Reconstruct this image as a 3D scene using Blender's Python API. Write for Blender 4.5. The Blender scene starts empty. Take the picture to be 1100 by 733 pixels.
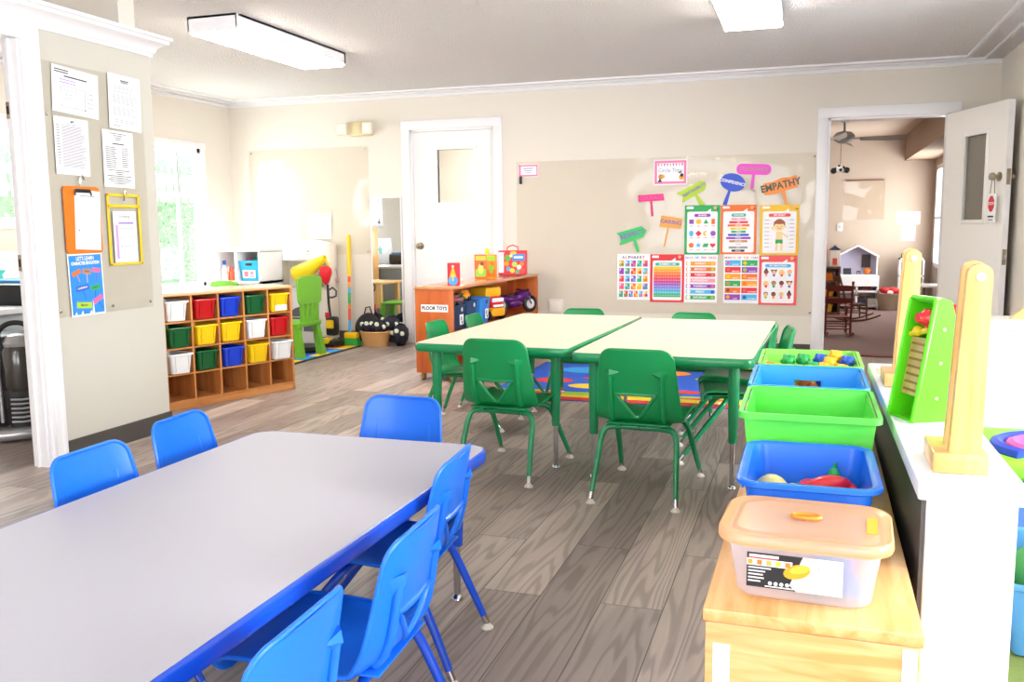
import bpy, bmesh, math, random
from mathutils import Matrix, Vector, Euler
random.seed(7)
PI = math.pi
scene = bpy.context.scene
COL = scene.collection

# ------------------------------------------------------------------ materials
def lin(h):
    h = h.lstrip('#')
    out = []
    for i in (0, 2, 4):
        c = int(h[i:i+2], 16) / 255
        out.append(c / 12.92 if c <= .04045 else ((c + .055) / 1.055) ** 2.4)
    return (*out, 1)

_M = {}
def mat(name, col='#cccccc', rough=.5, metal=0.0, spec=.5, trans=0.0, emit=None, estr=0.0, alpha=1.0, coat=0.0, sss=0.0, bump=None):
    if name in _M: return _M[name]
    m = bpy.data.materials.new(name); m.use_nodes = True
    b = m.node_tree.nodes['Principled BSDF']
    b.inputs['Base Color'].default_value = lin(col)
    b.inputs['Roughness'].default_value = rough
    b.inputs['Metallic'].default_value = metal
    b.inputs['Specular IOR Level'].default_value = spec
    b.inputs['Transmission Weight'].default_value = trans
    b.inputs['Alpha'].default_value = alpha
    b.inputs['Coat Weight'].default_value = coat
    if emit:
        b.inputs['Emission Color'].default_value = lin(emit)
        b.inputs['Emission Strength'].default_value = estr
    if bump:
        nt = m.node_tree
        tc = nt.nodes.new('ShaderNodeTexCoord'); n = nt.nodes.new('ShaderNodeTexNoise'); bp = nt.nodes.new('ShaderNodeBump')
        n.inputs['Scale'].default_value = bump[0]; n.inputs['Detail'].default_value = 3
        bp.inputs['Strength'].default_value = bump[1]; bp.inputs['Distance'].default_value = bump[2]
        nt.links.new(tc.outputs['Object'], n.inputs['Vector']); nt.links.new(n.outputs['Fac'], bp.inputs['Height'])
        nt.links.new(bp.outputs['Normal'], b.inputs['Normal'])
    _M[name] = m
    return m

def wood(name, c1, c2, scale=(2, 40, 40), rough=.4, coat=0.0):
    """procedural wood: stretched noise bands between two colours, grain along local X unless scale says otherwise"""
    if name in _M: return _M[name]
    m = bpy.data.materials.new(name); m.use_nodes = True; nt = m.node_tree
    b = nt.nodes['Principled BSDF']; b.inputs['Roughness'].default_value = rough; b.inputs['Coat Weight'].default_value = coat
    tc = nt.nodes.new('ShaderNodeTexCoord'); mp = nt.nodes.new('ShaderNodeMapping'); mp.inputs['Scale'].default_value = scale
    n = nt.nodes.new('ShaderNodeTexNoise'); n.inputs['Scale'].default_value = 1.0; n.inputs['Detail'].default_value = 4; n.inputs['Distortion'].default_value = .6
    cr = nt.nodes.new('ShaderNodeValToRGB')
    cr.color_ramp.elements[0].position = .35; cr.color_ramp.elements[0].color = lin(c1)
    cr.color_ramp.elements[1].position = .65; cr.color_ramp.elements[1].color = lin(c2)
    nt.links.new(tc.outputs['Object'], mp.inputs['Vector']); nt.links.new(mp.outputs['Vector'], n.inputs['Vector'])
    nt.links.new(n.outputs['Fac'], cr.inputs['Fac']); nt.links.new(cr.outputs['Color'], b.inputs['Base Color'])
    _M[name] = m
    return m

def pane(name, tint='#ffffff', rough=.02, gl=.12, ior=1.45):
    """clear sheet: see-through with a fresnel gloss (acrylic, window glass)"""
    if name in _M: return _M[name]
    m = bpy.data.materials.new(name); m.use_nodes = True; nt = m.node_tree
    for n in list(nt.nodes):
        if n.type != 'OUTPUT_MATERIAL': nt.nodes.remove(n)
    out = nt.nodes['Material Output']
    t = nt.nodes.new('ShaderNodeBsdfTransparent'); t.inputs['Color'].default_value = lin(tint)
    g = nt.nodes.new('ShaderNodeBsdfGlossy'); g.inputs['Roughness'].default_value = rough
    lw = nt.nodes.new('ShaderNodeLayerWeight'); lw.inputs['Blend'].default_value = .5
    pw = nt.nodes.new('ShaderNodeMath'); pw.operation = 'POWER'; pw.inputs[1].default_value = 4
    f = nt.nodes.new('ShaderNodeMath'); f.operation = 'MULTIPLY_ADD'; f.inputs[1].default_value = .3; f.inputs[2].default_value = ((ior - 1)/(ior + 1))**2
    nt.links.new(lw.outputs['Facing'], pw.inputs[0]); nt.links.new(pw.outputs[0], f.inputs[0])
    mx = nt.nodes.new('ShaderNodeMixShader')
    tc = nt.nodes.new('ShaderNodeTexCoord'); n = nt.nodes.new('ShaderNodeTexNoise'); bp = nt.nodes.new('ShaderNodeBump')
    n.inputs['Scale'].default_value = 3; n.inputs['Detail'].default_value = 1
    bp.inputs['Strength'].default_value = gl; bp.inputs['Distance'].default_value = .05
    nt.links.new(tc.outputs['Object'], n.inputs['Vector']); nt.links.new(n.outputs['Fac'], bp.inputs['Height']); nt.links.new(bp.outputs['Normal'], g.inputs['Normal'])
    nt.links.new(f.outputs[0], mx.inputs['Fac']); nt.links.new(t.outputs['BSDF'], mx.inputs[1]); nt.links.new(g.outputs['BSDF'], mx.inputs[2])
    nt.links.new(mx.outputs['Shader'], out.inputs['Surface'])
    _M[name] = m
    return m

def milky(name, col, clear=.5, rough=.25):
    """translucent plastic: part see-through, part soft white body with a gloss"""
    m = bpy.data.materials.new(name); m.use_nodes = True; nt = m.node_tree
    for n in list(nt.nodes):
        if n.type != 'OUTPUT_MATERIAL': nt.nodes.remove(n)
    N = nt.nodes; L = nt.links; out = N['Material Output']
    t = N.new('ShaderNodeBsdfTransparent'); d = N.new('ShaderNodeBsdfDiffuse'); d.inputs['Color'].default_value = lin(col)
    q = N.new('ShaderNodeBsdfTranslucent'); q.inputs['Color'].default_value = lin(col)
    a = N.new('ShaderNodeMixShader'); a.inputs['Fac'].default_value = .5; L.new(d.outputs[0], a.inputs[1]); L.new(q.outputs[0], a.inputs[2])
    b = N.new('ShaderNodeMixShader'); b.inputs['Fac'].default_value = clear; L.new(a.outputs[0], b.inputs[1]); L.new(t.outputs[0], b.inputs[2])
    g = N.new('ShaderNodeBsdfGlossy'); g.inputs['Roughness'].default_value = rough
    c = N.new('ShaderNodeMixShader'); c.inputs['Fac'].default_value = .06; L.new(b.outputs[0], c.inputs[1]); L.new(g.outputs[0], c.inputs[2])
    L.new(c.outputs[0], out.inputs['Surface']); return m

# ------------------------------------------------------------------ mesh builder
_TEXT = {}
def text_mesh(s, bold=0.0):
    k = (s, bold)
    if k in _TEXT: return _TEXT[k]
    cu = bpy.data.curves.new('lettering', 'FONT'); cu.body = s; cu.align_x = 'CENTER'; cu.align_y = 'CENTER'; cu.size = 1; cu.offset = bold; cu.resolution_u = 2
    o = bpy.data.objects.new('lettering', cu)
    me = o.to_mesh()
    v = [tuple(p.co) for p in me.vertices]; f = [tuple(p.vertices) for p in me.polygons]
    o.to_mesh_clear(); bpy.data.objects.remove(o); bpy.data.curves.remove(cu)
    _TEXT[k] = (v, f)
    return v, f

class MB:
    def __init__(s): s.v = []; s.f = []; s.mi = []; s.mats = []
    def m(s, mt):
        if mt not in s.mats: s.mats.append(mt)
        return s.mats.index(mt)
    def add(s, v, f, mt, T=None):
        o = len(s.v); i = s.m(mt)
        if T is not None: v = [tuple(T @ Vector(p)) for p in v]
        s.v += [tuple(p) for p in v]; s.f += [tuple(o + k for k in q) for q in f]; s.mi += [i] * len(f)
        return s
    def box(s, x0, y0, z0, x1, y1, z1, mt, T=None, b=0.0, seg=2):
        if b <= 0:
            v = [(x, y, z) for x in (x0, x1) for y in (y0, y1) for z in (z0, z1)]
            f = [(0, 1, 3, 2), (4, 6, 7, 5), (0, 4, 5, 1), (2, 3, 7, 6), (0, 2, 6, 4), (1, 5, 7, 3)]
            return s.add(v, f, mt, T)
        bm = bmesh.new()
        bmesh.ops.create_cube(bm, size=1, matrix=Matrix.Translation(((x0+x1)/2, (y0+y1)/2, (z0+z1)/2)) @ Matrix.Diagonal((abs(x1-x0), abs(y1-y0), abs(z1-z0), 1)))
        b = min(b, .49*min(abs(x1-x0), abs(y1-y0), abs(z1-z0)))
        bmesh.ops.bevel(bm, geom=bm.edges[:], offset=b, segments=seg, profile=.5, affect='EDGES')
        return s.bm(bm, mt, T)
    def bm(s, bm, mt, T=None):
        bm.verts.index_update()
        v = [tuple(x.co) for x in bm.verts]; f = [tuple(k.index for k in q.verts) for q in bm.faces]
        bm.free(); return s.add(v, f, mt, T)
    def loft(s, rings, mt, caps=(True, True), closed=True, T=None, loop=False):
        n = len(rings[0]); v = [p for r in rings for p in r]; f = []
        R = len(rings)
        for i in range(R if loop else R - 1):
            j2 = (i + 1) % R
            for j in range(n if closed else n - 1):
                k = (j + 1) % n
                f.append((i*n+j, i*n+k, j2*n+k, j2*n+j))
        if closed and not loop:
            if caps[0]: f.append(tuple(range(n-1, -1, -1)))
            if caps[1]: f.append(tuple((R-1)*n + j for j in range(n)))
        return s.add(v, f, mt, T)
    def tube(s, path, r, mt, n=10, T=None, caps=True, loop=False):
        P = [Vector(p) for p in path]; N = len(P)
        rr = r if isinstance(r, (list, tuple)) else [r] * N
        rings = []; prev = None
        for i, p in enumerate(P):
            if loop: t = (P[(i+1) % N] - P[i-1])
            else: t = (P[min(i+1, N-1)] - P[max(i-1, 0)])
            t.normalize()
            if prev is None:
                a = Vector((0, 0, 1)) if abs(t.z) < .9 else Vector((1, 0, 0))
                u = t.cross(a).normalized()
            else:
                u = (prev - t * prev.dot(t)).normalized()
            prev = u; w = t.cross(u)
            rings.append([tuple(p + (u*math.cos(2*PI*k/n) + w*math.sin(2*PI*k/n)) * rr[i]) for k in range(n)])
        return s.loft(rings, mt, (caps, caps), True, T, loop)
    def lathe(s, prof, mt, n=20, T=None, caps=(True, True)):
        rings = [[(r*math.cos(2*PI*k/n), r*math.sin(2*PI*k/n), z) for k in range(n)] for r, z in prof]
        return s.loft(rings, mt, caps, True, T)
    def ball(s, c, r, mt, n=12, T=None):
        if not isinstance(r, (tuple, list)): r = (r, r, r)
        m = max(6, n // 2 + 1)
        rings = []
        for i in range(m + 1):
            a = -PI/2 + PI*i/m; a = max(-PI/2 + .02, min(PI/2 - .02, a))
            rings.append([(c[0] + r[0]*math.cos(a)*math.cos(2*PI*k/n), c[1] + r[1]*math.cos(a)*math.sin(2*PI*k/n), c[2] + r[2]*math.sin(a)) for k in range(n)])
        return s.loft(rings, mt, (True, True), True, T)
    def prism(s, poly, h, mt, T=None, ax='z', at=0.0):
        """polygon extruded h along ax starting at 'at'; poly points fill the other two axes"""
        def P(a, b, c): return (a, b, c) if ax == 'z' else ((a, c, b) if ax == 'y' else (c, a, b))
        n = len(poly)
        return s.loft([[P(a, b, at) for a, b in poly], [P(a, b, at + h) for a, b in poly]], mt, (True, True), True, T)
    def text(s, t, size, mt, T=None, bold=.02, sx=1.0):
        v, f = text_mesh(t, bold)
        return s.add([(x*size*sx, y*size, z) for x, y, z in v], f, mt, T)
    # flat artwork helpers: local sheet coordinates x right, z up, facing -y; d = how far in front of the sheet
    def rect(s, x, z, w, h, mt, d=.001, rot=0.0):
        c, q = math.cos(rot), math.sin(rot)
        p = [(-w/2, -h/2), (w/2, -h/2), (w/2, h/2), (-w/2, h/2)]
        return s.poly([(x + a*c - b*q, z + a*q + b*c) for a, b in p], mt, d)
    def poly(s, pts, mt, d=.001):
        return s.add([(a, -d, b) for a, b in pts], [tuple(range(len(pts)))], mt)
    def disc(s, x, z, r, mt, d=.001, n=16, rz=None, rot=0.0):
        rz = rz or r; c, q = math.cos(rot), math.sin(rot)
        P = [(r*math.cos(2*PI*k/n), rz*math.sin(2*PI*k/n)) for k in range(n)]
        return s.poly([(x + a*c - b*q, z + a*q + b*c) for a, b in P], mt, d)
    def word(s, t, x, z, size, mt, d=.002, rot=0.0, bold=.02, sx=1.0):
        T = Matrix.Translation((x, -d, z)) @ Matrix.Rotation(-rot, 4, 'Y') @ Matrix.Rotation(PI/2, 4, 'X')
        return s.text(t, size, mt, T, bold, sx)
    def build(s, name, parent=None, smooth=True, angle=40, loc=None, rot=None, label=None, flipfix=True):
        me = bpy.data.meshes.new(name); me.from_pydata(s.v, [], s.f)
        for m_ in s.mats: me.materials.append(m_)
        me.polygons.foreach_set('material_index', s.mi)
        if flipfix:
            bm = bmesh.new(); bm.from_mesh(me); bmesh.ops.recalc_face_normals(bm, faces=bm.faces[:]); bm.to_mesh(me); bm.free()
        if smooth:
            me.polygons.foreach_set('use_smooth', [True] * len(me.polygons))
            me.set_sharp_from_angle(angle=math.radians(angle))
        me.update()
        o = bpy.data.objects.new(name, me); COL.objects.link(o)
        if parent: o.parent = parent
        if loc is not None: o.location = loc
        if rot is not None: o.rotation_euler = rot
        if label: o['label'] = label
        return o

def thing(name, label, cat, loc=(0, 0, 0), rz=0.0, group=None, rot=None):
    o = bpy.data.objects.new(name, None); COL.objects.link(o); o.empty_display_size = .1
    o.location = loc; o.rotation_euler = rot if rot else (0, 0, rz)
    o['label'] = label; o['category'] = cat
    if group: o['group'] = group
    return o
def tag(o, label, cat, group=None, kind=None):
    o['label'] = label; o['category'] = cat
    if group: o['group'] = group
    if kind: o['kind'] = kind
    return o
def struct(o, label=None):
    o['kind'] = 'structure'
    if label: o['label'] = label
    return o
def copy_tree(o, parent=None):
    c = o.copy(); COL.objects.link(c)
    if parent: c.parent = parent
    for ch in list(o.children): copy_tree(ch, c)
    return c
def T(x=0, y=0, z=0, rx=0, ry=0, rz=0):
    return Matrix.Translation((x, y, z)) @ Euler((rx, ry, rz)).to_matrix().to_4x4()
def rrect(w, d, r, n=5):
    """rounded rectangle outline, counter-clockwise, centred"""
    p = []
    for cx, cy, a0 in ((w/2-r, d/2-r, 0), (-w/2+r, d/2-r, PI/2), (-w/2+r, -d/2+r, PI), (w/2-r, -d/2+r, 1.5*PI)):
        for k in range(n + 1):
            a = a0 + PI/2*k/n; p.append((cx + r*math.cos(a), cy + r*math.sin(a)))
    return p
def smooth_path(pts, n=6):
    """Catmull-Rom through points"""
    P = [Vector(p) for p in pts]; out = []
    for i in range(len(P) - 1):
        p0 = P[max(i-1, 0)]; p1 = P[i]; p2 = P[i+1]; p3 = P[min(i+2, len(P)-1)]
        for k in range(n):
            t = k / n
            out.append(.5 * ((2*p1) + (p2-p0)*t + (2*p0-5*p1+4*p2-p3)*t*t + (-p0+3*p1-3*p2+p3)*t*t*t))
    out.append(P[-1])
    return [tuple(p) for p in out]

# common colours
WHITE = mat('white paint', '#f1f0f2', .35)
PAPER = mat('white paper', '#f6f5f8', .6)
CHROME = mat('chrome', '#c8c8cc', .18, 1.0)
BRASS = mat('satin nickel', '#a59a86', .28, 1.0)
BLACK = mat('black plastic', '#17181b', .4)
DARK = mat('dark print', '#34343a', .6)
GREYP = mat('grey print', '#9a99a4', .7)
def flat(h, rough=.45): return mat('colour ' + h, h, rough)
# ------------------------------------------------------------------ the room
CEIL = 2.36; YB = 7.96; XL = -5.62; XR = 1.38

def floor_mat():
    m = bpy.data.materials.new('grey brown oak planks'); m.use_nodes = True; nt = m.node_tree; N = nt.nodes; L = nt.links
    b = N['Principled BSDF']
    tc = N.new('ShaderNodeTexCoord'); mp = N.new('ShaderNodeMapping'); mp.inputs['Rotation'].default_value = (0, 0, PI/2)
    br = N.new('ShaderNodeTexBrick'); br.offset = .37; br.inputs['Scale'].default_value = 1
    br.inputs['Brick Width'].default_value = 1.25; br.inputs['Row Height'].default_value = .185; br.inputs['Mortar Size'].default_value = .0016
    br.inputs['Color1'].default_value = (0, 0, 0, 1); br.inputs['Color2'].default_value = (1, 1, 1, 1); br.inputs['Mortar'].default_value = (.5, .5, .5, 1); br.inputs['Bias'].default_value = 0
    L.new(tc.outputs['Object'], mp.inputs['Vector']); L.new(mp.outputs['Vector'], br.inputs['Vector'])
    # each plank shifts the grain
    ad = N.new('ShaderNodeVectorMath'); ad.operation = 'MULTIPLY_ADD'
    sc = N.new('ShaderNodeVectorMath'); sc.operation = 'MULTIPLY'; sc.inputs[1].default_value = (13, 1.0, 1)
    L.new(tc.outputs['Object'], sc.inputs[0])
    ad.inputs[1].default_value = (31, 17, 5); L.new(br.outputs['Color'], ad.inputs[0]); L.new(sc.outputs['Vector'], ad.inputs[2])
    n1 = N.new('ShaderNodeTexNoise'); n1.inputs['Scale'].default_value = 1.0; n1.inputs['Detail'].default_value = 5; n1.inputs['Distortion'].default_value = 1.2
    L.new(ad.outputs['Vector'], n1.inputs['Vector'])
    wv = N.new('ShaderNodeTexWave'); wv.wave_type = 'BANDS'; wv.bands_direction = 'X'; wv.inputs['Scale'].default_value = .55; wv.inputs['Distortion'].default_value = 11; wv.inputs['Detail'].default_value = 3; wv.inputs['Detail Scale'].default_value = .8; wv.inputs['Detail Roughness'].default_value = .6
    L.new(ad.outputs['Vector'], wv.inputs['Vector'])
    s2 = N.new('ShaderNodeVectorMath'); s2.operation = 'MULTIPLY'; s2.inputs[1].default_value = (7.5, .62, 1); L.new(tc.outputs['Object'], s2.inputs[0])
    a2 = N.new('ShaderNodeVectorMath'); a2.operation = 'MULTIPLY_ADD'; a2.inputs[1].default_value = (23, 41, 9); L.new(br.outputs['Color'], a2.inputs[0]); L.new(s2.outputs['Vector'], a2.inputs[2])
    n2 = N.new('ShaderNodeTexNoise'); n2.inputs['Scale'].default_value = 1.0; n2.inputs['Detail'].default_value = 2.5; n2.inputs['Roughness'].default_value = .45; L.new(a2.outputs['Vector'], n2.inputs['Vector'])
    k2 = N.new('ShaderNodeMath'); k2.operation = 'MULTIPLY'; k2.inputs[1].default_value = 95; L.new(n2.outputs['Fac'], k2.inputs[0])
    sn = N.new('ShaderNodeMath'); sn.operation = 'SINE'; L.new(k2.outputs[0], sn.inputs[0])
    h2 = N.new('ShaderNodeMath'); h2.operation = 'MULTIPLY_ADD'; h2.inputs[1].default_value = .5; h2.inputs[2].default_value = .5; L.new(sn.outputs[0], h2.inputs[0])
    c1 = N.new('ShaderNodeValToRGB')
    e = c1.color_ramp.elements; e[0].position = 0; e[0].color = lin('#74665e'); e[1].position = 1; e[1].color = lin('#c8b8ac')
    x = c1.color_ramp.elements.new(.5); x.color = lin('#998a82')
    mix = N.new('ShaderNodeMix'); mix.data_type = 'FLOAT'; mix.inputs['Factor'].default_value = .45
    L.new(br.outputs['Color'], mix.inputs['A']); L.new(n1.outputs['Fac'], mix.inputs['B']); L.new(mix.outputs['Result'], c1.inputs['Fac'])
    gr = N.new('ShaderNodeValToRGB'); gr.color_ramp.elements[0].position = .05; gr.color_ramp.elements[0].color = (.66, .63, .61, 1); gr.color_ramp.elements[1].position = .5; gr.color_ramp.elements[1].color = (1.06, 1.05, 1.05, 1)
    L.new(h2.outputs[0], gr.inputs['Fac'])
    mu = N.new('ShaderNodeMix'); mu.data_type = 'RGBA'; mu.blend_type = 'MULTIPLY'; mu.inputs['Factor'].default_value = .75
    L.new(c1.outputs['Color'], mu.inputs['A']); L.new(gr.outputs['Color'], mu.inputs['B'])
    mo = N.new('ShaderNodeMix'); mo.data_type = 'RGBA'; L.new(br.outputs['Fac'], mo.inputs['Factor']); L.new(mu.outputs['Result'], mo.inputs['A']); mo.inputs['B'].default_value = lin('#4d443e')
    L.new(mo.outputs['Result'], b.inputs['Base Color'])
    b.inputs['Roughness'].default_value = .42; b.inputs['Specular IOR Level'].default_value = .4
    bp = N.new('ShaderNodeBump'); bp.inputs['Strength'].default_value = .25; bp.inputs['Distance'].default_value = .002
    L.new(h2.outputs[0], bp.inputs['Height']); L.new(bp.outputs['Normal'], b.inputs['Normal'])
    return m
FLOOR = floor_mat()
WALL = mat('warm beige wall paint', '#e4ddd2', .7, bump=(160, .25, .002))
WALLP = mat('grey beige partition paint', '#cac7bc', .7, bump=(160, .2, .002))
CEILM = mat('popcorn ceiling', '#f3f0ef', .9, bump=(75, 1.0, .03))
TRIM = mat('white trim paint', '#f0eff2', .35)
RUBBER = mat('dark rubber cove base', '#4a4643', .5)
FARW = mat('tan wall paint', '#bfae9e', .8)
FARF = mat('reddish brown carpet', '#7d6560', .9, bump=(60, .5, .004))

def bbox(name, x0, y0, z0, x1, y1, z1, mt, label=None, b=0):
    o = MB().box(x0, y0, z0, x1, y1, z1, mt, b=b).build(name)
    return struct(o, label)
bbox('floor', XL - .1, -2.5, -.1, 4.1, YB + .06, 0, FLOOR)
bbox('ceiling', XL - .1, -2.5, CEIL, 4.1, YB + .12, CEIL + .1, CEILM)

def wall_with_holes(name, a0, a1, z1, holes, at, th, ax, mt):
    """wall along ax ('x' or 'y') from a0 to a1 with rectangular holes (lo, hi, zlo, zhi), its faces at 'at' and 'at+th'"""
    mb = MB()
    def B(p, q, zl, zh):
        if q - p < 1e-4 or zh - zl < 1e-4: return
        if ax == 'x': mb.box(p, min(at, at+th), zl, q, max(at, at+th), zh, mt)
        else: mb.box(min(at, at+th), p, zl, max(at, at+th), q, zh, mt)
    cur = a0
    for lo, hi, zl, zh in sorted(holes):
        B(cur, lo, 0, z1); B(lo, hi, 0, zl); B(lo, hi, zh, z1); cur = hi
    B(cur, a1, 0, z1)
    return struct(mb.build(name, smooth=False))
# openings
D1 = (-3.62, -2.78, 0, 2.03)          # closed white door
D2 = (.13, 1.03, 0, 1.97)             # open doorway to the next room
W1 = (6.62, 7.50, .56, 1.90)          # window in the left wall
W2 = (4.55, 5.42, 1.17, 1.92)         # window seen through the left doorway
wall_with_holes('wall_back', XL - .1, XR + .1, CEIL, [D1, D2], YB, .12, 'x', WALL)
wall_with_holes('wall_left', -2.5, YB, CEIL, [W1, W2], XL - .1, .1, 'y', WALL)
wall_with_holes('wall_right', 5.24, YB, CEIL, [], XR, .1, 'y', WALL)
wall_with_holes('wall_alcove', XR + .1, 4.1, CEIL, [], 5.24, .1, 'x', WALL)
wall_with_holes('wall_side', -2.5, 5.24, CEIL, [(.3, 3.5, .75, 2.1)], 4.0, .1, 'y', WALL)
wall_with_holes('wall_front', XL, 4.0, CEIL, [(-3.2, -.6, .8, 2.1), (.3, 2.9, .8, 2.1)], -2.5, .1, 'x', WALL)

# partition with the notices, its return wall and its crown
PX = -3.39
mb = MB(); mb.box(PX - .08, 3.35, 0, PX, 4.12, 2.06, WALLP)
struct(mb.build('wall_partition', smooth=False))
bbox('wall_return', -4.02, 4.0, 0, PX - .08, 4.12, CEIL, WALL)
# doorway casing at the near end of the partition and the head over the opening
mb = MB()
for k, (a, b_, t) in enumerate(((3.268, 3.36, .016), (3.276, 3.296, .022), (3.335, 3.362, .024), (3.305, 3.316, .019))):
    mb.box(PX - .0, a, 0, PX + t, b_, 2.05, TRIM, b=.004)
mb.box(PX - .085, 3.255, 0, PX - .001, 3.352, 2.05, TRIM)
mb.box(PX - .055, 3.243, 0, PX - .042, 3.256, 2.03, TRIM)
struct(mb.build('trim_1'))
mb = MB(); mb.box(PX - .085, 1.9, 1.97, PX - .001, 3.254, 2.06, TRIM); mb.box(PX, 1.9, 1.97, PX + .018, 3.267, 2.05, TRIM)
struct(mb.build('trim_2'))
for zz, nm in ((1.62, 'upper'), (.93, 'lower')):
    mb = MB()
    mb.box(PX - .082, 3.248, zz, PX - .058, 3.256, zz + .075, BRASS, b=.002)
    mb.box(PX - .075, 3.245, zz + .02, PX - .065, 3.254, zz + .055, BLACK)
    tag(mb.build('strike_plate'), nm + ' metal strike plate on the white jamb left of the notice partition', 'strike plate')

# crown moulding profile (distance from wall, z)
prof = [(0, 2.035), (.012, 2.035), (.014, 2.05), (.022, 2.056), (.03, 2.075), (.05, 2.095), (.075, 2.105), (.078, 2.12), (.09, 2.124), (.09, 2.14), (0, 2.14)]
r0 = [(PX + a, 1.9, z) for a, z in prof]; r1 = [(PX + a, 4.12 + a, z) for a, z in prof]; r2 = [(PX - .12, 4.12 + a, z) for a, z in prof]
mb = MB().loft([r0, r1, r2], TRIM); mb.box(PX - .08, 1.9, 2.06, PX, 4.12, 2.135, TRIM)
struct(mb.build('trim_3', angle=25))
bbox('baseboard_partition', PX, 3.36, 0, PX + .012, 4.125, .10, RUBBER)
bbox('baseboard_back', D1[0] - 2.0, YB - .014, 0, D1[0] - .09, YB, .10, RUBBER)
bbox('baseboard_middle', D1[1] + .09, YB - .014, 0, D2[0] - .09, YB, .10, RUBBER)

# ceiling edge beads
mb = MB()
def bead(p0, p1, off, ax):
    if ax == 'x': mb.box(p0, YB - off - .012, CEIL - .016, p1, YB - off + .006, CEIL, TRIM)
    elif ax == 'l': mb.box(XL + off, p0, CEIL - .016, XL + off + .018, p1, CEIL, TRIM)
    else: mb.box(XR - off - .018, p0, CEIL - .016, XR - off, p1, CEIL, TRIM)
for off in (.13, .27):
    bead(XL + off, XR - off, off, 'x'); bead(-2.4, YB - off, off, 'l'); bead(5.3, YB - off, off, 'r')
struct(mb.build('trim_4', smooth=False))
mb = MB(); mb.box(XL, YB - .02, CEIL - .03, XR, YB, CEIL, TRIM); mb.box(XL, -2.4, CEIL - .03, XL + .02, YB, CEIL, TRIM)
struct(mb.build('trim_5', smooth=False))

# door casings
def casing(name, D, w=.085, t=.02, sides=(1, 1), y=YB):
    mb = MB()
    a, b_, _, h = D
    if sides[0]: mb.box(a - w, y - t, 0, a, y, h + w, TRIM, b=.005)
    if sides[1]: mb.box(b_, y - t, 0, b_ + w, y, h + w, TRIM, b=.005)
    mb.box(a - w, y - t - .002, h, b_ + w, y, h + w, TRIM, b=.005)
    # jamb lining
    mb.box(a - .001, y, 0, a + .018, y + .12, h, TRIM); mb.box(b_ - .018, y, 0, b_ + .001, y + .12, h, TRIM); mb.box(a, y, h - .018, b_, y + .12, h, TRIM)
    return struct(mb.build(name))
casing('trim_6', D1); casing('trim_7', D2)
bbox('trim_8', D2[0], YB + .06, -.001, D2[1], YB + .2, .012, mat('red brown threshold', '#6e2f26', .6))

# closed door with a window
DOORM = mat('white door paint', '#f3f1f1', .4)
def ring_frame(mb, x0, x1, z0, z1, w, y0, y1, mt, b=.003):
    mb.box(x0 - w, y0, z0 - w, x0, y1, z1 + w, mt, b=b); mb.box(x1, y0, z0 - w, x1 + w, y1, z1 + w, mt, b=b)
    mb.box(x0, y0, z0 - w, x1, y1, z0, mt, b=b); mb.box(x0, y0, z1, x1, y1, z1 + w, mt, b=b)
def leaf(mb, W, H, hole, th, mt):
    x0, x1, z0, z1 = hole
    mb.box(0, 0, 0, x0, th, H, mt); mb.box(x1, 0, 0, W, th, H, mt); mb.box(x0, 0, 0, x1, th, z0, mt); mb.box(x0, 0, z1, x1, th, H, mt)
def lever_knob(mb, x, z, y0, sgn):
    R = T(x, y0, z, PI/2*sgn, 0, 0)
    mb.lathe([(.033, 0), (.033, .006), (.014, .01), (.013, .03), (.026, .042), (.029, .055), (.024, .068), (.008, .073)], BRASS, 16, R)
dl = struct(bpy.data.objects.new('door_1', None)); COL.objects.link(dl); dl.location = (D1[0] + .02, YB + .035, .01)
W = D1[1] - D1[0] - .04
mb = MB(); leaf(mb, W, 2.0, (.245, .61, 1.34, 1.83), .04, DOORM); mb.build('door_leaf', dl, smooth=False)
mb = MB(); ring_frame(mb, .245, .61, 1.34, 1.83, .03, -.012, .05, DOORM); mb.build('window_frame', dl)
MB().box(.245, .018, 1.34, .61, .023, 1.83, pane('window glass', '#f4f7f6', .01, .0)).build('window_pane', dl)
mb = MB(); lever_knob(mb, .055, .93, 0, 1); mb.build('door_knob', dl)
# the small room behind that door
mb = MB(); mb.box(-5.0, YB + 1.9, 0, -1.2, YB + 2.0, CEIL, WALL); mb.box(-5.0, YB + .12, 0, -4.9, YB + 1.9, CEIL, WALL); mb.box(-1.3, YB + .12, 0, -1.2, YB + 1.9, CEIL, WALL)
struct(mb.build('wall_storeroom', smooth=False))
bbox('floor_storeroom', -5.0, YB + .06, -.1, -1.2, YB + 2, 0, FARF); bbox('ceiling_storeroom', -5.0, YB + .12, CEIL, -1.2, YB + 2, CEIL + .1, CEILM)
mb = MB(); mb.box(-.3, -.15, 0, .3, .15, 1.42, flat('#d9d6d2'), b=.01); o = mb.build('storage_cabinet', loc=(-3.0, YB + 1.7, 0)); tag(o, 'pale cabinet seen through the pane of the closed white door', 'cabinet')
mb = MB(); mb.box(-.12, -.1, 0, .12, .1, .13, flat('#54545c'), b=.01); o = mb.build('storage_box', loc=(-3.1, YB + 1.66, 1.42)); tag(o, 'dark grey box on the cabinet behind the white door pane', 'box')
mb = MB()
mb.box(-.05, -.05, 0, .05, .05, .05, flat('#c4946a'), b=.015); mb.lathe([(.02, .05), (.035, .07), (.03, .11), (.01, .12)], flat('#c9a277'), 12)
o = mb.build('toy_figure', loc=(-3.1, YB + 1.66, 1.55)); tag(o, 'tan toy on the grey box behind the white door pane', 'toy')
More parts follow.
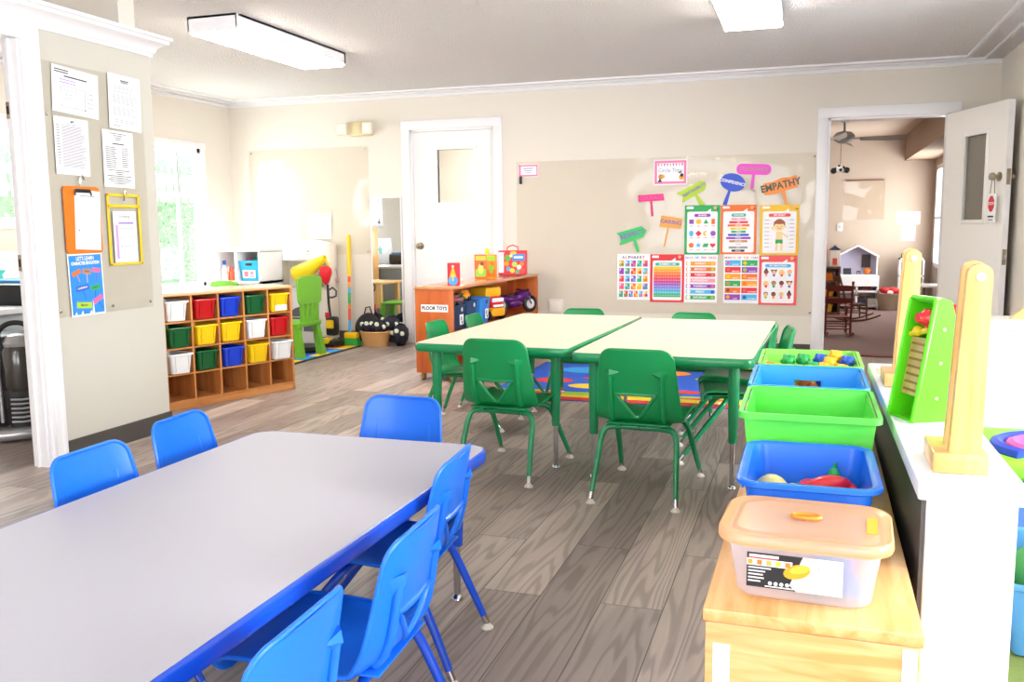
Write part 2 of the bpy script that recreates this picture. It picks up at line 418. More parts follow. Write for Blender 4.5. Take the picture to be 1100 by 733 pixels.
for dx, c, nm in ((-.17, '#e0334a', 'red'), (.02, '#d92c3c', 'scarlet')):
    mb = MB(); mb.box(-.07, -.06, 0, .07, .06, .1, flat(c), b=.02); mb.box(-.05, -.07, .02, .05, -.058, .07, PAPER)
    o = mb.build('toy_box', loc=(-2.98 + dx, YB + 1.56, 1.42)); o.location.z = 1.42
    tag(o, ('left' if dx < 0 else 'right') + ' one of two small red boxes behind the white door pane', 'box')

# open door leaf on the right
dr = struct(bpy.data.objects.new('door_2', None)); COL.objects.link(dr)
dr.location = (D2[1] - .02, YB - .03, .012)
ang = math.atan2(-.82, .285)
dr.rotation_euler = (0, 0, ang)
WD = .86
OPEN = mat('cream open door paint', '#f1eee8', .45)
mb = MB(); leaf(mb, WD, 1.945, (.30, .60, 1.12, 1.74), .042, OPEN)
mb.box(WD, 0, 0, WD + .003, .042, 1.945, TRIM)
mb.build('door_leaf', dr, smooth=False)
mb = MB(); ring_frame(mb, .30, .60, 1.12, 1.74, .03, -.01, .052, OPEN); mb.build('window_frame', dr)
MB().box(.30, .018, 1.12, .60, .024, 1.74, mat('frosted dark glass', '#6f6a60', .25, spec=.6)).build('window_pane', dr, label='dark frosted pane')
mb = MB(); lever_knob(mb, WD - .07, 1.42, 0, 1); lever_knob(mb, WD - .07, 1.42, .042, -1); mb.build('door_knob', dr)
mb = MB(); mb.box(WD + .003, .008, 1.36, WD + .006, .034, 1.47, BRASS); mb.box(WD + .005, .014, 1.40, WD + .014, .028, 1.43, BRASS)
mb.box(WD + .003, .008, .80, WD + .006, .034, .91, BRASS); mb.box(WD + .005, .014, .84, WD + .014, .028, .87, CHROME); mb.build('latch_plate', dr)
# stop hanger on the knob
wx = dr.matrix_basis @ Vector((WD - .07, -.045, 1.20))
hg = thing('door_hanger', 'white hanger with red stop octagon hung on the open door knob', 'door sign', wx, ang)
mb = MB(); mb.box(-.05, -.004, -.10, .05, .004, .10, PAPER, b=.003)
oc = [(.042*math.cos(PI/8 + k*PI/4), .03 + .06*math.sin(PI/8 + k*PI/4)) for k in range(8)]
mb.poly(oc, flat('#d8272f'), .0055); mb.word('STOP', 0, .03, .028, PAPER, .0065, bold=.03); mb.rect(0, -.06, .075, .012, DARK, .0055); mb.rect(0, -.082, .06, .006, DARK, .0055)
mb.build('card', hg)
MB().tube([(-.03, 0, .10), (-.015, .0, .2), (0, .005, .23), (.015, 0, .2), (.03, 0, .10)], .0025, DARK, 6).build('cord', hg)
# white door on the right wall beyond
mb = MB(); mb.box(XR - .03, 5.35, 0, XR, 6.6, 2.02, TRIM, b=.005); mb.box(XR - .045, 5.5, .1, XR - .03, 6.45, 1.93, WHITE, b=.004)
struct(mb.build('door_3'))

# windows
GLASS = pane('window glass', '#f4f7f6', .01, 0)
def window(name, Wd, x):
    y0, y1, z0, z1 = Wd
    r = struct(bpy.data.objects.new(name, None)); COL.objects.link(r)
    mb = MB()
    for (a, b_, c, d) in ((y0, y0 + .05, z0, z1), (y1 - .05, y1, z0, z1), (y0, y1, z0, z0 + .05), (y0, y1, z1 - .05, z1)):
        mb.box(x - .08, a, c, x - .02, b_, d, TRIM, b=.004)
    mb.build('window_frame', r)
    mb = MB(); mb.box(x - .075, (y0+y1)/2 + .12, z0 + .05, x - .05, (y0+y1)/2 + .15, z1 - .05, mat('pale aluminium', '#c9c9cc', .5)); mb.build('window_mullion', r)
    MB().box(x - .06, y0 + .05, z0 + .05, x - .055, y1 - .05, z1 - .05, GLASS).build('window_pane', r)
    mb = MB(); mb.box(x - .1, y0 - .05, z1 - .006, x + .015, y1 + .05, z1 + .05, TRIM, b=.005); mb.box(x - .1, y0 - .03, z0 - .04, x + .03, y1 + .03, z0 + .006, TRIM, b=.006)
    mb.box(x - .09, y1 - .006, z0 + .001, x + .012, y1 + .035, z1 - .001, TRIM); mb.box(x - .09, y0 - .035, z0 + .001, x + .012, y0 + .006, z1 - .001, TRIM)
    mb.build('window_sill', r)
window('window_1', W1, XL); window('window_2', W2, XL)

# outside: hedge, pale fence and ground
rnd = random.Random(3)
LEAF1 = mat('light hedge leaf', '#b9cfa4', .6); LEAF2 = mat('hedge leaf', '#86a486', .6); LEAF3 = mat('grey green hedge leaf', '#d0dfca', .6)
mb = MB(); mb.box(-7.25, 4.0, -.3, -6.95, 13.5, 2.0, LEAF2)
for k in range(14000):
    y = rnd.uniform(5.5, 13); z = rnd.uniform(-.2, 2.9 if rnd.random() < .25 else 1.9); x = rnd.uniform(-7.0, -6.75)
    s_ = rnd.uniform(.014, .03); a = rnd.uniform(0, 6.28); q = Euler((rnd.uniform(-1, 1), rnd.uniform(-1, 1), a)).to_matrix()
    P = [q @ Vector(p) * s_ + Vector((x, y, z)) for p in ((0, -.5, -1), (0, .5, -.2), (.1, .4, .4), (0, 0, 1), (.1, -.5, .2))]
    mb.add([tuple(p) for p in P], [(0, 1, 2, 3, 4)], (LEAF1, LEAF2, LEAF3)[rnd.randrange(3)])
tag(mb.build('hedge', smooth=False, flipfix=False), 'leafy green hedge outside the left window', 'hedge', kind='stuff')
mb = MB()
for k in range(60):
    y = 5.5 + k*.12; mb.box(-6.66, y, 1.42, -6.63, y + .05, 1.72, WHITE)
mb.box(-6.67, 5.4, 1.48, -6.66, 12.7, 1.53, WHITE); mb.box(-6.67, 5.4, 1.63, -6.66, 12.7, 1.68, WHITE)
for k in range(4): mb.box(-6.7, 5.4 + k*2.4, -.3, -6.65, 5.46 + k*2.4, 1.72, WHITE)
tag(mb.build('picket_fence', smooth=False), 'white picket rail in front of the hedge outside the window', 'fence')
bbox('ground', -14, -4, -.4, XL - .1, 16, -.3, mat('pale ground', '#b9b6a8', .9))
# ------------------------------------------------------------------ school chairs and activity tables
def chair_shell(col, parent):
    prof = smooth_path([(0, .205, .292), (0, .212, .318), (0, .185, .336), (0, .08, .336), (0, -.03, .328), (0, -.10, .326), (0, -.142, .342), (0, -.165, .378), (0, -.178, .43), (0, -.190, .50), (0, -.202, .57), (0, -.212, .628)], 5)
    prof = [(p[1], p[2]) for p in prof]
    # arc length
    S = [0]
    for i in range(1, len(prof)): S.append(S[-1] + math.dist(prof[i], prof[i-1]))
    Lt = S[-1]
    def at(s):
        for i in range(1, len(S)):
            if S[i] >= s:
                t = (s - S[i-1]) / max(1e-9, S[i] - S[i-1]); return (prof[i-1][0] + (prof[i][0]-prof[i-1][0])*t, prof[i-1][1] + (prof[i][1]-prof[i-1][1])*t)
        return prof[-1]
    def s_of_z(z):   # on the back part
        lo, hi = Lt*.55, Lt
        for _ in range(40):
            mid = (lo+hi)/2
            if at(mid)[1] < z: lo = mid
            else: hi = mid
        return lo
    hb, ht = s_of_z(.353), s_of_z(.450)
    def halfw(s):
        y, z = at(s); d = Lt - s
        w = .168
        if z > .34 and s > Lt*.5: w = .172 - (z - .34) / (.628 - .34) * .030
        r = .045
        if d < r: w = w - r + math.sqrt(max(0, r*r - (r-d)**2))
        if s < .05: w = w - .05 + math.sqrt(max(0, .05**2 - (.05-s)**2))
        return w
    rows = [0, .004, .012, .025, .05] + [.05 + (hb - .05)*k/13 for k in range(1, 13)] + [hb + (ht - hb)*k/6 for k in range(7)]
    rows += [ht + (Lt - .045 - ht)*k/6 for k in range(1, 7)] + [Lt - .03, Lt - .016, Lt - .007, Lt - .002, Lt]
    N, K = 10, 4
    def hole(s):
        if s < hb: return max(.012, .012 + (hb - s)*.12)
        if s > ht: return .078
        t = (s - hb) / (ht - hb); return .010 + .072 * t
    def pt(u, s):
        y, z = at(s); w = max(halfw(s), .02); q = abs(u) / .17
        back = min(1, max(0, (s - Lt*.45) / (Lt*.15)))
        dy = (.034*back) * q**2.4; dz = .010*(1-back)*q**3
        return Vector((u, y + dy, z + dz))
    mb = MB(); V = []; F = []
    for s in rows:
        w = halfw(s); h = min(hole(s), w*.6)
        for i in range(-N, N+1):
            u = h * i / K if abs(i) <= K else math.copysign(h + (w - h) * (abs(i) - K) / (N - K), i)
            V.append(tuple(pt(u, s)))
    C = 2*N + 1
    for r in range(len(rows) - 1):
        inhole = rows[r] >= hb - 1e-6 and rows[r+1] <= ht + 1e-6
        for i in range(C - 1):
            if inhole and N - K <= i < N + K: continue
            a = r*C + i; F.append((a, a+1, a+C+1, a+C))
    # thickness: offset copy along normals
    me = bpy.data.meshes.new('tmp'); me.from_pydata(V, [], F); bm = bmesh.new(); bm.from_mesh(me); bpy.data.meshes.remove(me)
    bmesh.ops.recalc_face_normals(bm, faces=bm.faces[:])
    bmesh.ops.solidify(bm, geom=bm.faces[:], thickness=.006)
    mb.bm(bm, col)
    # beaded rim
    rim = [pt(halfw(s), s) for s in rows] + [pt(-halfw(s), s) for s in reversed(rows)]
    path = []
    for p in rim:
        if not path or (p - path[-1]).length > .004: path.append(p)
    mb.tube(path, .0058, col, 8, loop=True)
    hp = [pt(hole(s), s) for s in rows if hb - 1e-6 <= s <= ht + 1e-6]; hp2 = [pt(-hole(s), s) for s in reversed(rows) if hb - 1e-6 <= s <= ht + 1e-6]
    top = [pt(hole(ht) * (1 - 2*k/6), ht) for k in range(1, 6)]
    mb.tube([tuple(Vector(p) + Vector((0, -.006, 0))) for p in hp + top + hp2], .0080, col, 8, loop=True)
    # ribs with gussets on the rear face
    for sg in (-1, 1):
        pr_ = [pt(sg*.104, s_of_z(z)) + Vector((0, -.010, 0)) for z in (.335, .36, .40, .45, .50, .535)]
        mb.tube(pr_, [.013, .0125, .012, .0115, .011, .0105], col, 10)
        zt = .545
        a = pt(sg*.055, s_of_z(zt - .006)); b = pt(sg*.136, s_of_z(zt)); c = pt(sg*.114, s_of_z(.488)); d = pt(sg*.104, s_of_z(.525)) + Vector((0, -.026, 0))
        b2 = pt(sg*.104, s_of_z(zt + .004)) + Vector((0, -.018, 0))
        mb.add([tuple(x) for x in (a - Vector((0, .002, 0)), b - Vector((0, .002, 0)), c - Vector((0, .002, 0)), d, b2)], [(0, 1, 2), (0, 2, 3), (1, 3, 2), (0, 3, 4), (3, 1, 4), (0, 4, 1)], col)
    mb.box(-.13, -.155, .318, .13, .185, .324, col, b=.002)   # stiffening pad under the seat
    return mb.build('seat_shell', parent, angle=38)

GLIDE = mat('nylon glide', '#d8d2c4', .5); RUST = mat('worn metal glide', '#6b4a3a', .5, .6)
def make_chair(name, label, cat, shellm, legm, group, worn=()):
    r = thing(name, label, cat, group=group)
    chair_shell(shellm, r)
    mb = MB()
    for sg in (-1, 1): mb.tube([(sg*.085, -.14, .309), (sg*.085, .16, .309)], .010, legm, 8)
    mb.build('seat_frame', r)
    k = 0
    for fy, ty, fx, tx in ((-.225, -.11, .172, .150), (.30, .09, .178, .150)):
        for sg in (-1, 1):
            P = smooth_path([(sg*.001, ty, .300), (sg*.09, ty, .300), (sg*tx*.9, ty + (fy-ty)*.06, .292), (sg*(tx+.004), ty + (fy-ty)*.2, .255), (sg*(tx + (fx-tx)*.55), ty + (fy-ty)*.6, .145), (sg*fx, fy, .030)], 5)
            n = len(P)
            mb = MB().tube(P, [.0125 if i < n*.7 else .0125 - .003*(i-n*.7)/(n*.3) for i in range(n)], legm, 10)
            leg = mb.build('leg', r)
            d = (Vector(P[-1]) - Vector(P[-4])).normalized(); e = Vector(P[-1])
            mb = MB().tube([tuple(e - d*.018), tuple(e + d*.012)], .0105, CHROME, 10)
            mb.lathe([(.006, .0), (.019, .001), (.020, .006), (.012, .014), (.007, .026)], RUST if k in worn else GLIDE, 14, T(fx*sg, fy + d.y*.012, 0))
            mb.build('glide', leg); k += 1
    return r

GRS = mat('green chair plastic', '#0c8a4b', .35, spec=.5); GRL = mat('green enamel', '#138a55', .25, spec=.6)
GRS2 = mat('lighter green chair plastic', '#27a862', .38)
BLS = mat('blue chair plastic', '#1670e6', .33); BLL = mat('blue enamel', '#1550cf', .25, spec=.6)

GG = 'green chairs round the green-edged tables'
g0 = make_chair('school_chair', 'green plastic school chair with its back to us, right of the middle table leg', 'chair', GRS, GRL, GG, worn=())
g0.location = (-.62, 3.655, 0); g0.rotation_euler = (0, 0, math.radians(-3))
def green(x, y, deg, label, s=1.0):
    c = copy_tree(g0); c.location = (x, y, 0); c.rotation_euler = (0, 0, math.radians(deg)); c.scale = (s, s, s); c['label'] = label; return c
green(-1.265, 3.82, -4, 'green school chair with its back to us, nearest the corner of the blue-edged table')
green(-1.84, 4.72, -92, 'green school chair left of the green-edged tables, in front of the orange shelf end', .92)
green(-1.82, 5.27, -90, 'green school chair left of the green-edged tables, farther and mostly hidden by the tabletop', .90)
green(-1.38, 5.56, 182, 'green school chair facing us across the left green-edged table', .91)
green(-.66, 5.42, 179, 'green school chair facing us across the right green-edged table', .91)
green(-.262, 4.36, 98, 'green school chair at the right side of the green-edged tables, beside the toy bins')
green(-.335, 4.92, 90, 'green school chair at the far right corner of the green-edged tables, behind another', .92)
# lighter plastic on the four small far chairs
BG = 'blue chairs round the blue-edged table'
b0 = make_chair('school_chair', 'blue school chair nearest us on the right side, cut by the bottom edge', 'chair', BLS, BLL, BG)
BS = .885
b0.location = (-.875, 1.11, 0); b0.rotation_euler = (0, 0, math.radians(92)); b0.scale = (.95, .9, .86)
def blue(x, y, deg, label):
    c = copy_tree(b0); c.location = (x, y, 0); c.rotation_euler = (0, 0, math.radians(deg)); c['label'] = label; return c
blue(-.885, 1.545, 93, 'blue school chair in the middle of the three along the table\'s right side')
blue(-1.01, 2.06, 95, 'blue school chair at the far right corner of the blue-edged table')
blue(-1.61, 1.85, -88, 'blue school chair left of the blue-edged table, nearer of the two there')
blue(-1.655, 2.27, -86, 'blue school chair left of the blue-edged table, farther of the two there')
blue(-1.295, 2.56, 178, 'blue school chair at the far short end of the blue-edged table, facing us')

CREAM = mat('cream laminate', '#d6cbb3', .38, bump=(300, .05, .001)); GREYL = mat('grey laminate', '#adabb6', .5)
def make_table(name, label, W, Dp, H, topm, edgem, legm, r, rad, zs, group=None, inset=.085):
    t = thing(name, label, 'table', group=group)
    out = rrect(W, Dp, rad, 6); inn = rrect(W - .014, Dp - .014, rad - .006, 6)
    MB().loft([[(x, y, H - .038) for x, y in inn], [(x, y, H - .0005) for x, y in inn]], topm).build('tabletop', t)
    rings = []
    for k in range(7):
        a = -PI/2 + PI*k/6; o = math.cos(a)*.008
        P = rrect(W + 2*o - .01, Dp + 2*o - .01, rad + o - .004, 6); rings.append([(x, y, H - .0205 + math.sin(a)*.020) for x, y in P])
    rings.append([(x, y, H - .0015) for x, y in inn]); rings.insert(0, [(x, y, H - .0405) for x, y in inn])
    MB().loft(rings, edgem, (True, False)).build('edge_band', t)
    mb = MB(); a, b_ = W/2 - inset - .03, Dp/2 - inset - .03
    for sx in (-1, 1): mb.box(sx*a - .012, -b_, H - .065, sx*a + .012, b_, H - .039, legm)
    for sy in (-1, 1): mb.box(-a, sy*b_ - .012, H - .065, a, sy*b_ + .012, H - .039, legm)
    mb.build('under_frame', t, smooth=False)
    for sx in (-1, 1):
        for sy in (-1, 1):
            x, y = sx*(W/2 - inset), sy*(Dp/2 - inset)
            mb = MB().lathe([(.0, H-.03), (.036, H-.03), (.036, H-.035), (.021, H-.038), (.0235, H-.10), (.0235, (H+zs)/2), (.0185, zs+.02), (.0175, zs), (.014, zs)], legm, 16, T(x, y, 0))
            leg = mb.build('leg', t)
            MB().lathe([(.011, zs + .03), (.011, .03), (.009, .018), (.017, .012), (.019, .004), (.015, 0)][::-1], CHROME, 14, T(x, y, 0)).build('leg_insert', leg, label='chrome telescopic lower leg')
    return t
t = make_table('activity_table', 'cream tabletop with green edge, left one of the pair pushed together', .77, 1.54, .57, CREAM, GRL, GRL, .02, .045, .20, 'cream green-edged activity tables')
t.location = (-1.352, 4.62, 0); t.rotation_euler = (0, 0, math.radians(-2.5))
t2 = copy_tree(t); t2.location = (-.558, 4.49, 0); t2.rotation_euler = (0, 0, math.radians(-1.6)); t2['label'] = 'cream tabletop with green edge, right one of the pair, beside the toy bins'
t3 = make_table('activity_table', 'long grey tabletop with blue edge in the left foreground', .80, 1.88, .46, GREYL, BLL, BLL, .02, .07, .17)
t3.location = (-1.285, 1.545, 0)
# ------------------------------------------------------------------ right side: low wall, toy shelf with bins, stands
LAM = mat('grey laminate panel', '#5d5d5c', .3, spec=.5); WLAM = mat('white laminate', '#eef0f4', .3)
mb = MB(); mb.box(.238, 1.89, 0, .40, 3.44, .585, WLAM, b=.003)
lw = struct(mb.build('wall_low'))
mb = MB(); mb.box(.230, 1.90, .0, .238, 3.43, .572, LAM); struct(mb.build('trim_9', smooth=False))
mb = MB(); mb.box(.218, 1.865, .572, .412, 3.46, .61, WLAM, b=.006); struct(mb.build('trim_10'))

# counter in front of the far play corner
ct = thing('counter', 'white low counter across the play corner, behind the wooden posts', 'counter', (1.6, 5.2, 0))
mb = MB(); mb.box(-.98, .02, 0, -.235, .30, .555, WLAM, b=.004); mb.build('counter_body', ct)
mb = MB(); mb.box(-1.0, -.01, .555, -.23, .33, .60, mat('white counter top', '#efe9e4', .3), b=.006); mb.build('counter_top', ct)
# wooden shelf under the bins
PINE = wood('pine', '#d99c55', '#edbe80', (30, 3, 30), .35, .3)
PINEX = wood('pine across', '#d99c55', '#edbe80', (4, 30, 45), .35, .3)
sh = thing('toy_shelf', 'low pale wooden shelf unit carrying the row of toy bins along the low wall', 'shelf', (.022, 1.585, 0), math.radians(-.6))
mb = MB(); mb.box(-.185, 0, .395, .185, 2.1, .42, PINE, b=.004); mb.build('shelf_top', sh)
mb = MB(); mb.box(-.18, .004, .02, .18, .028, .394, PINEX, b=.003); mb.build('end_panel', sh)
mb = MB(); mb.box(-.18, 2.07, .02, .18, 2.094, .394, PINEX, b=.003); mb.build('end_panel', sh)
mb = MB(); mb.box(-.18, .68, .05, .18, .70, .394, PINEX); mb.build('divider', sh)
mb = MB(); mb.box(-.18, 1.38, .05, .18, 1.40, .394, PINEX); mb.build('divider', sh)
mb = MB(); mb.box(-.178, .03, .19, .17, 2.066, .208, PINE); mb.build('middle_shelf', sh)
mb = MB(); mb.box(-.178, .03, .0, .178, 2.066, .05, PINE); mb.build('base', sh)
mb = MB(); mb.box(.165, .03, .05, .18, 2.066, .394, PINE); mb.build('back_panel', sh)
# tape strips on the near end panel
MB().box(-.165, .0015, .06, -.135, .0035, .355, PAPER).build('tape_strip', sh, label='long white tape strip'); MB().box(.152, .0015, .30, .176, .0035, .39, PAPER).build('tape_strip', sh, label='short white tape strip')

def tub(mb, w, d, h, mt, rim=.018, taper=.035, r=.03, wall=.003, lip=.014, z0=0.0):
    """open tray: outer wall, rolled rim, inner wall, floor"""
    def R(k, z, off): 
        ww = w - 2*rim - taper*(1-k) + 2*off; dd = d - 2*rim - taper*(1-k) + 2*off
        return [(x, y, z0 + z) for x, y in rrect(ww, dd, max(.006, r + off), 5)]
    rings = [R(0, 0, -.008), R(0, .006, 0), R(.5, h*.5, 0), R(1, h - lip, 0), R(1, h - lip, rim*.8), R(1, h - lip*.8, rim), R(1, h - .003, rim), R(1, h, rim - .003), R(1, h, rim*.25), R(1, h - .004, -wall), R(.5, h*.5, -wall), R(0, .008, -wall), R(0, .006, -wall - .008)]
    return mb.loft(rings, mt)
GBIN = mat('lime translucent bin', '#5fe052', .25, spec=.5); GBIN2 = mat('lime bin', '#8fe85f', .25)
CBIN = mat('sky blue bin', '#2aa8f2', .25); BBIN = mat('blue bin', '#1f6fe8', .25)

# blue tray with play food
q = thing('toy_bin', 'blue plastic tray with play food inside, right behind the orange-lidded box', 'bin', (.015, 2.085, .4215), 0)
mb = tub(MB(), .295, .395, .155, BBIN, r=.035)
mb.box(-.142, -.05, .10, -.136, .05, .115, BBIN); mb.build('tray', q)
for sx in (-.075, .075): MB().box(sx - .003, -.178, .02, sx + .003, -.168, .135, BBIN).build('rib', q)
TOYR = mat('red toy plastic', '#e3202a', .25, spec=.6); TOYY = mat('cream yellow toy', '#f0e08a', .4); TOYG = mat('green toy plastic', '#1fa04e', .35)
TB = .4215 + .0085
mb = MB().ball((0, 0, .047), (.043, .043, .047), TOYY, 18); mb.lathe([(.0, -.002), (.014, 0), (.026, -.003), (.036, -.01)], mat('pale cream toy', '#fbf7e6', .4), 18, T(-.002, -.036, .062, 1.0, 0, 0))
o = mb.build('play_food', loc=(-.065, 2.155, TB)); tag(o, 'round cream and yellow play food at the left in the blue tray', 'toy')
mb = MB()
for k in range(5): mb.ball((.022*math.cos(k*1.26), .018*math.sin(k*1.26), .03), (.016, .016, .03), TOYY, 10)
mb.ball((0, 0, .045), .022, TOYY, 10)
o = mb.build('play_food', loc=(-.018, 2.19, TB)); tag(o, 'small pale yellow cluster of play food in the middle of the blue tray', 'toy'); o.location.z = TB
def pepper(x, y, z, rz, s, label, lift=0):
    rr = thing('toy_pepper', label, 'toy', (x, y, z), rz)
    P = smooth_path([(-.055, 0, .026), (-.03, 0, .03), (.01, 0, .032), (.045, 0, .030), (.065, .01, .027)], 4)
    n = len(P); mb = MB()
    mb.tube([(a*s, b*s, c*s) for a, b, c in P], [s*(.008 + .022*math.sin(PI*min(1, .12 + .80*i/(n-1)))) for i in range(n)], TOYR, 14)
    mb.build('pepper_body', rr)
    mb = MB().tube([(-.055*s, 0, .026*s), (-.072*s, .004*s, .034*s), (-.08*s, .008*s, .045*s)], [.007*s, .005*s, .004*s], TOYG, 8); mb.build('pepper_stem', rr)
    return rr
o = MB().box(-.085, -.055, 0, .085, .055, .046, mat('tan toy bread', '#d9a860', .6), b=.018, seg=3).build('play_food', loc=(.052, 2.165, TB)); tag(o, 'tan toy bread under the red peppers in the blue tray', 'toy')
pepper(.012, 2.165, TB + .0465, 1.25, .62, 'red toy pepper, leftmost in the blue tray')
pepper(.058, 2.15, TB + .0465, .55, .9, 'glossy red toy pepper, large middle one in the blue tray')
pepper(.112, 2.17, TB + .0465, 1.7, .55, 'small red toy pepper at the right side of the blue tray')
mb = MB().ball((0, 0, .05), (.02, .02, .05), TOYG, 14); mb.tube([(0, 0, .095), (.004, 0, .11)], .004, TOYG, 6)
o = mb.build('play_food', loc=(.075, 2.242, TB)); tag(o, 'green play food behind the red peppers in the blue tray', 'toy')

def handle_bin(name, label, x, y, w, d, h, mt, z=.4215, rz=0, slots=(0, 2)):
    """bin whose far wall has a hand slot: built wall by wall so the slot is open"""
    q = thing(name, label, 'bin', (x, y, z), rz)
    mb = MB(); t = .004; tp = .02
    def wallp(a, b_, inward, slot):
        # a,b_ bottom corners -> top corners pushed outward by tp
        pass
    hw, hd = w/2, d/2; bw, bd = hw - tp - .015, hd - tp - .012
    def quad(p, q_, r_, s_): mb.add([p, q_, r_, s_], [(0, 1, 2, 3)], mt)
    def panel(c0, c1, t0, t1, slot):
        c0, c1, t0, t1 = map(Vector, (c0, c1, t0, t1))
        nrm = (c1 - c0).cross(t0 - c0).normalized() * t
        us = [0, .36, .64, 1]; vs = [0, .52, .80, 1]
        def P(u, v, o): return (c0*(1-u) + c1*u)*(1-v) + (t0*(1-u) + t1*u)*v + nrm*o
        if not slot:
            pts = [P(0, 0, 0), P(1, 0, 0), P(1, 1, 0), P(0, 1, 0), P(0, 0, 1), P(1, 0, 1), P(1, 1, 1), P(0, 1, 1)]
            mb.add([tuple(p) for p in pts], [(0, 1, 2, 3), (7, 6, 5, 4), (0, 4, 5, 1), (3, 2, 6, 7), (0, 3, 7, 4), (1, 5, 6, 2)], mt); return
        V = [tuple(P(u, v, o)) for o in (0, 1) for v in vs for u in us]; F = []
        for j in range(3):
            for i in range(3):
                if i == 1 and j == 1: continue
                a = j*4 + i; F.append((a, a+1, a+5, a+4)); F.append((16+a+4, 16+a+5, 16+a+1, 16+a))
        for a, b_ in ((5, 6), (6, 10), (10, 9), (9, 5), (0, 3), (3, 15), (15, 12), (12, 0)): F.append((a, b_, 16+b_, 16+a))
        mb.add(V, F, mt)
    B = [(-bw, -bd, 0), (bw, -bd, 0), (bw, bd, 0), (-bw, bd, 0)]; hi = h - .004; tw, td = hw - .014, hd - .012
    U = [(-tw, -td, hi), (tw, -td, hi), (tw, td, hi), (-tw, td, hi)]
    for i in range(4):
        j = (i + 1) % 4; panel(B[j], B[i], U[j], U[i], i in slots)
    mb.box(-bw, -bd, 0, bw, bd, .004, mt)
    mb.build('bin_body', q, smooth=False)
    # rolled rim
    mb = MB(); P0 = rrect(2*tw + .006, 2*td + .006, .02, 5)
    P1 = rrect(w, d, .026, 5)
    rings = [[(x_, y_, hi - .004) for x_, y_ in P0], [(x_, y_, hi + .004) for x_, y_ in P0], [(x_, y_, hi + .004) for x_, y_ in P1], [(x_, y_, hi - .012) for x_, y_ in P1], [(x_*.992, y_*.992, hi - .012) for x_, y_ in P1], [(x_*.992, y_*.992, hi - .001) for x_, y_ in P1]]
    mb.loft(rings, mt, loop=True); mb.build('rim', q)
    return q
handle_bin('toy_bin', 'bright green plastic bin, nearest of the green bins, behind the blue tray', .015, 2.52, .345, .41, .215, GBIN, slots=(1, 3))
handle_bin('toy_bin', 'sky blue plastic bin with a hand slot, between two green bins', .012, 2.945, .345, .41, .215, CBIN)
handle_bin('toy_bin', 'lime green bin full of coloured balls, farthest on the shelf', .018, 3.37, .345, .40, .215, GBIN2)
# knobbly balls in the farthest bin (and seen through the slot)
def knob_ball(mt, r):
    mb = MB().ball((0, 0, 0), r, mt, 12)
    for k in range(10):
        a = k*2.4; zz = -.8 + 1.6*k/9; c = math.sqrt(1 - zz*zz)
        mb.ball((r*.82*c*math.cos(a), r*.82*c*math.sin(a), r*.82*zz), r*.36, mt, 6)
    return mb
BC = {'green': '#119b46', 'yellow': '#f2b21c', 'blue': '#1d52c9', 'orange': '#f07a22'}
proto = {}
spots = [('green', -.055, 3.36, .20), ('green', -.005, 3.39, .20), ('green', .025, 3.31, .185), ('blue', .055, 3.40, .20), ('yellow', .085, 3.36, .195), ('yellow', .105, 3.40, .215), ('yellow', .065, 3.32, .18), ('yellow', .125, 3.30, .18), ('blue', .145, 3.37, .20), ('blue', .09, 3.28, .175),
         ('orange', -.095, 3.34, .17), ('orange', -.13, 3.38, .17), ('orange', -.045, 3.27, .165), ('orange', .0, 3.222, .148), ('orange', .034, 3.222, .125), ('orange', -.03, 3.222, .125), ('blue', .066, 3.222, .15), ('green', -.005, 3.30, .12), ('yellow', .05, 3.29, .10), ('green', .10, 3.33, .12), ('blue', -.09, 3.28, .12), ('yellow', -.1, 3.42, .12), ('orange', .0, 3.44, .12), ('green', .1, 3.45, .12)]
for c, x, y, z in spots:
    if c not in proto:
        o = knob_ball(mat(c + ' knobbly ball', BC[c], .4), .0245).build('toy_ball'); proto[c] = o
        tag(o, f'{c} knobbly plastic ball in the farthest lime green bin', 'ball', f'{c} balls in the farthest bin')
    else:
        o = proto[c].copy(); COL.objects.link(o)
    o.location = (x, y, .4215 + z)

# clear box with an orange lid
CLEAR = milky('milky clear plastic', '#f6f3fb', .70)
bx = thing('storage_box', 'clear plastic box with an orange lid and printed label, nearest on the shelf', 'box', (.012, 1.745, .4215), math.radians(-3))
mb = tub(MB(), .285, .235, .118, CLEAR, rim=.008, taper=.03, r=.045, wall=.002); mb.build('box_body', bx, flipfix=True)
m = milky('orange translucent lid', '#ffcf98', .30)
def RR(w, d, r, z): return [(x, y, z) for x, y in rrect(w, d, r, 7)]
mb = MB().loft([RR(.288, .238, .05, .112), RR(.304, .254, .058, .110), RR(.308, .258, .06, .116), RR(.306, .256, .06, .128), RR(.298, .248, .056, .132), RR(.285, .235, .05, .131), RR(.27, .22, .045, .127), RR(.255, .205, .04, .127), RR(.245, .195, .036, .131), RR(.235, .185, .034, .131)], m, (False, True))
mb.build('lid', bx)
mb = MB(); mo = mat('orange solid plastic', '#f08c1e', .35)
mb.tube([(.026*math.cos(a), .012*math.sin(a) + .0, .137) for a in [2*PI*k/20 for k in range(20)]], .0045, mo, 8, loop=True); mb.build('lid_vent', bx, label='orange oval vent cap on the lid')
mb = MB(); mb.box(.108, -.05, .1315, .126, .04, .1335, mat('yellow sticker', '#f0b51e', .5)); mb.build('lid_sticker', bx, label='yellow strip on the lid')
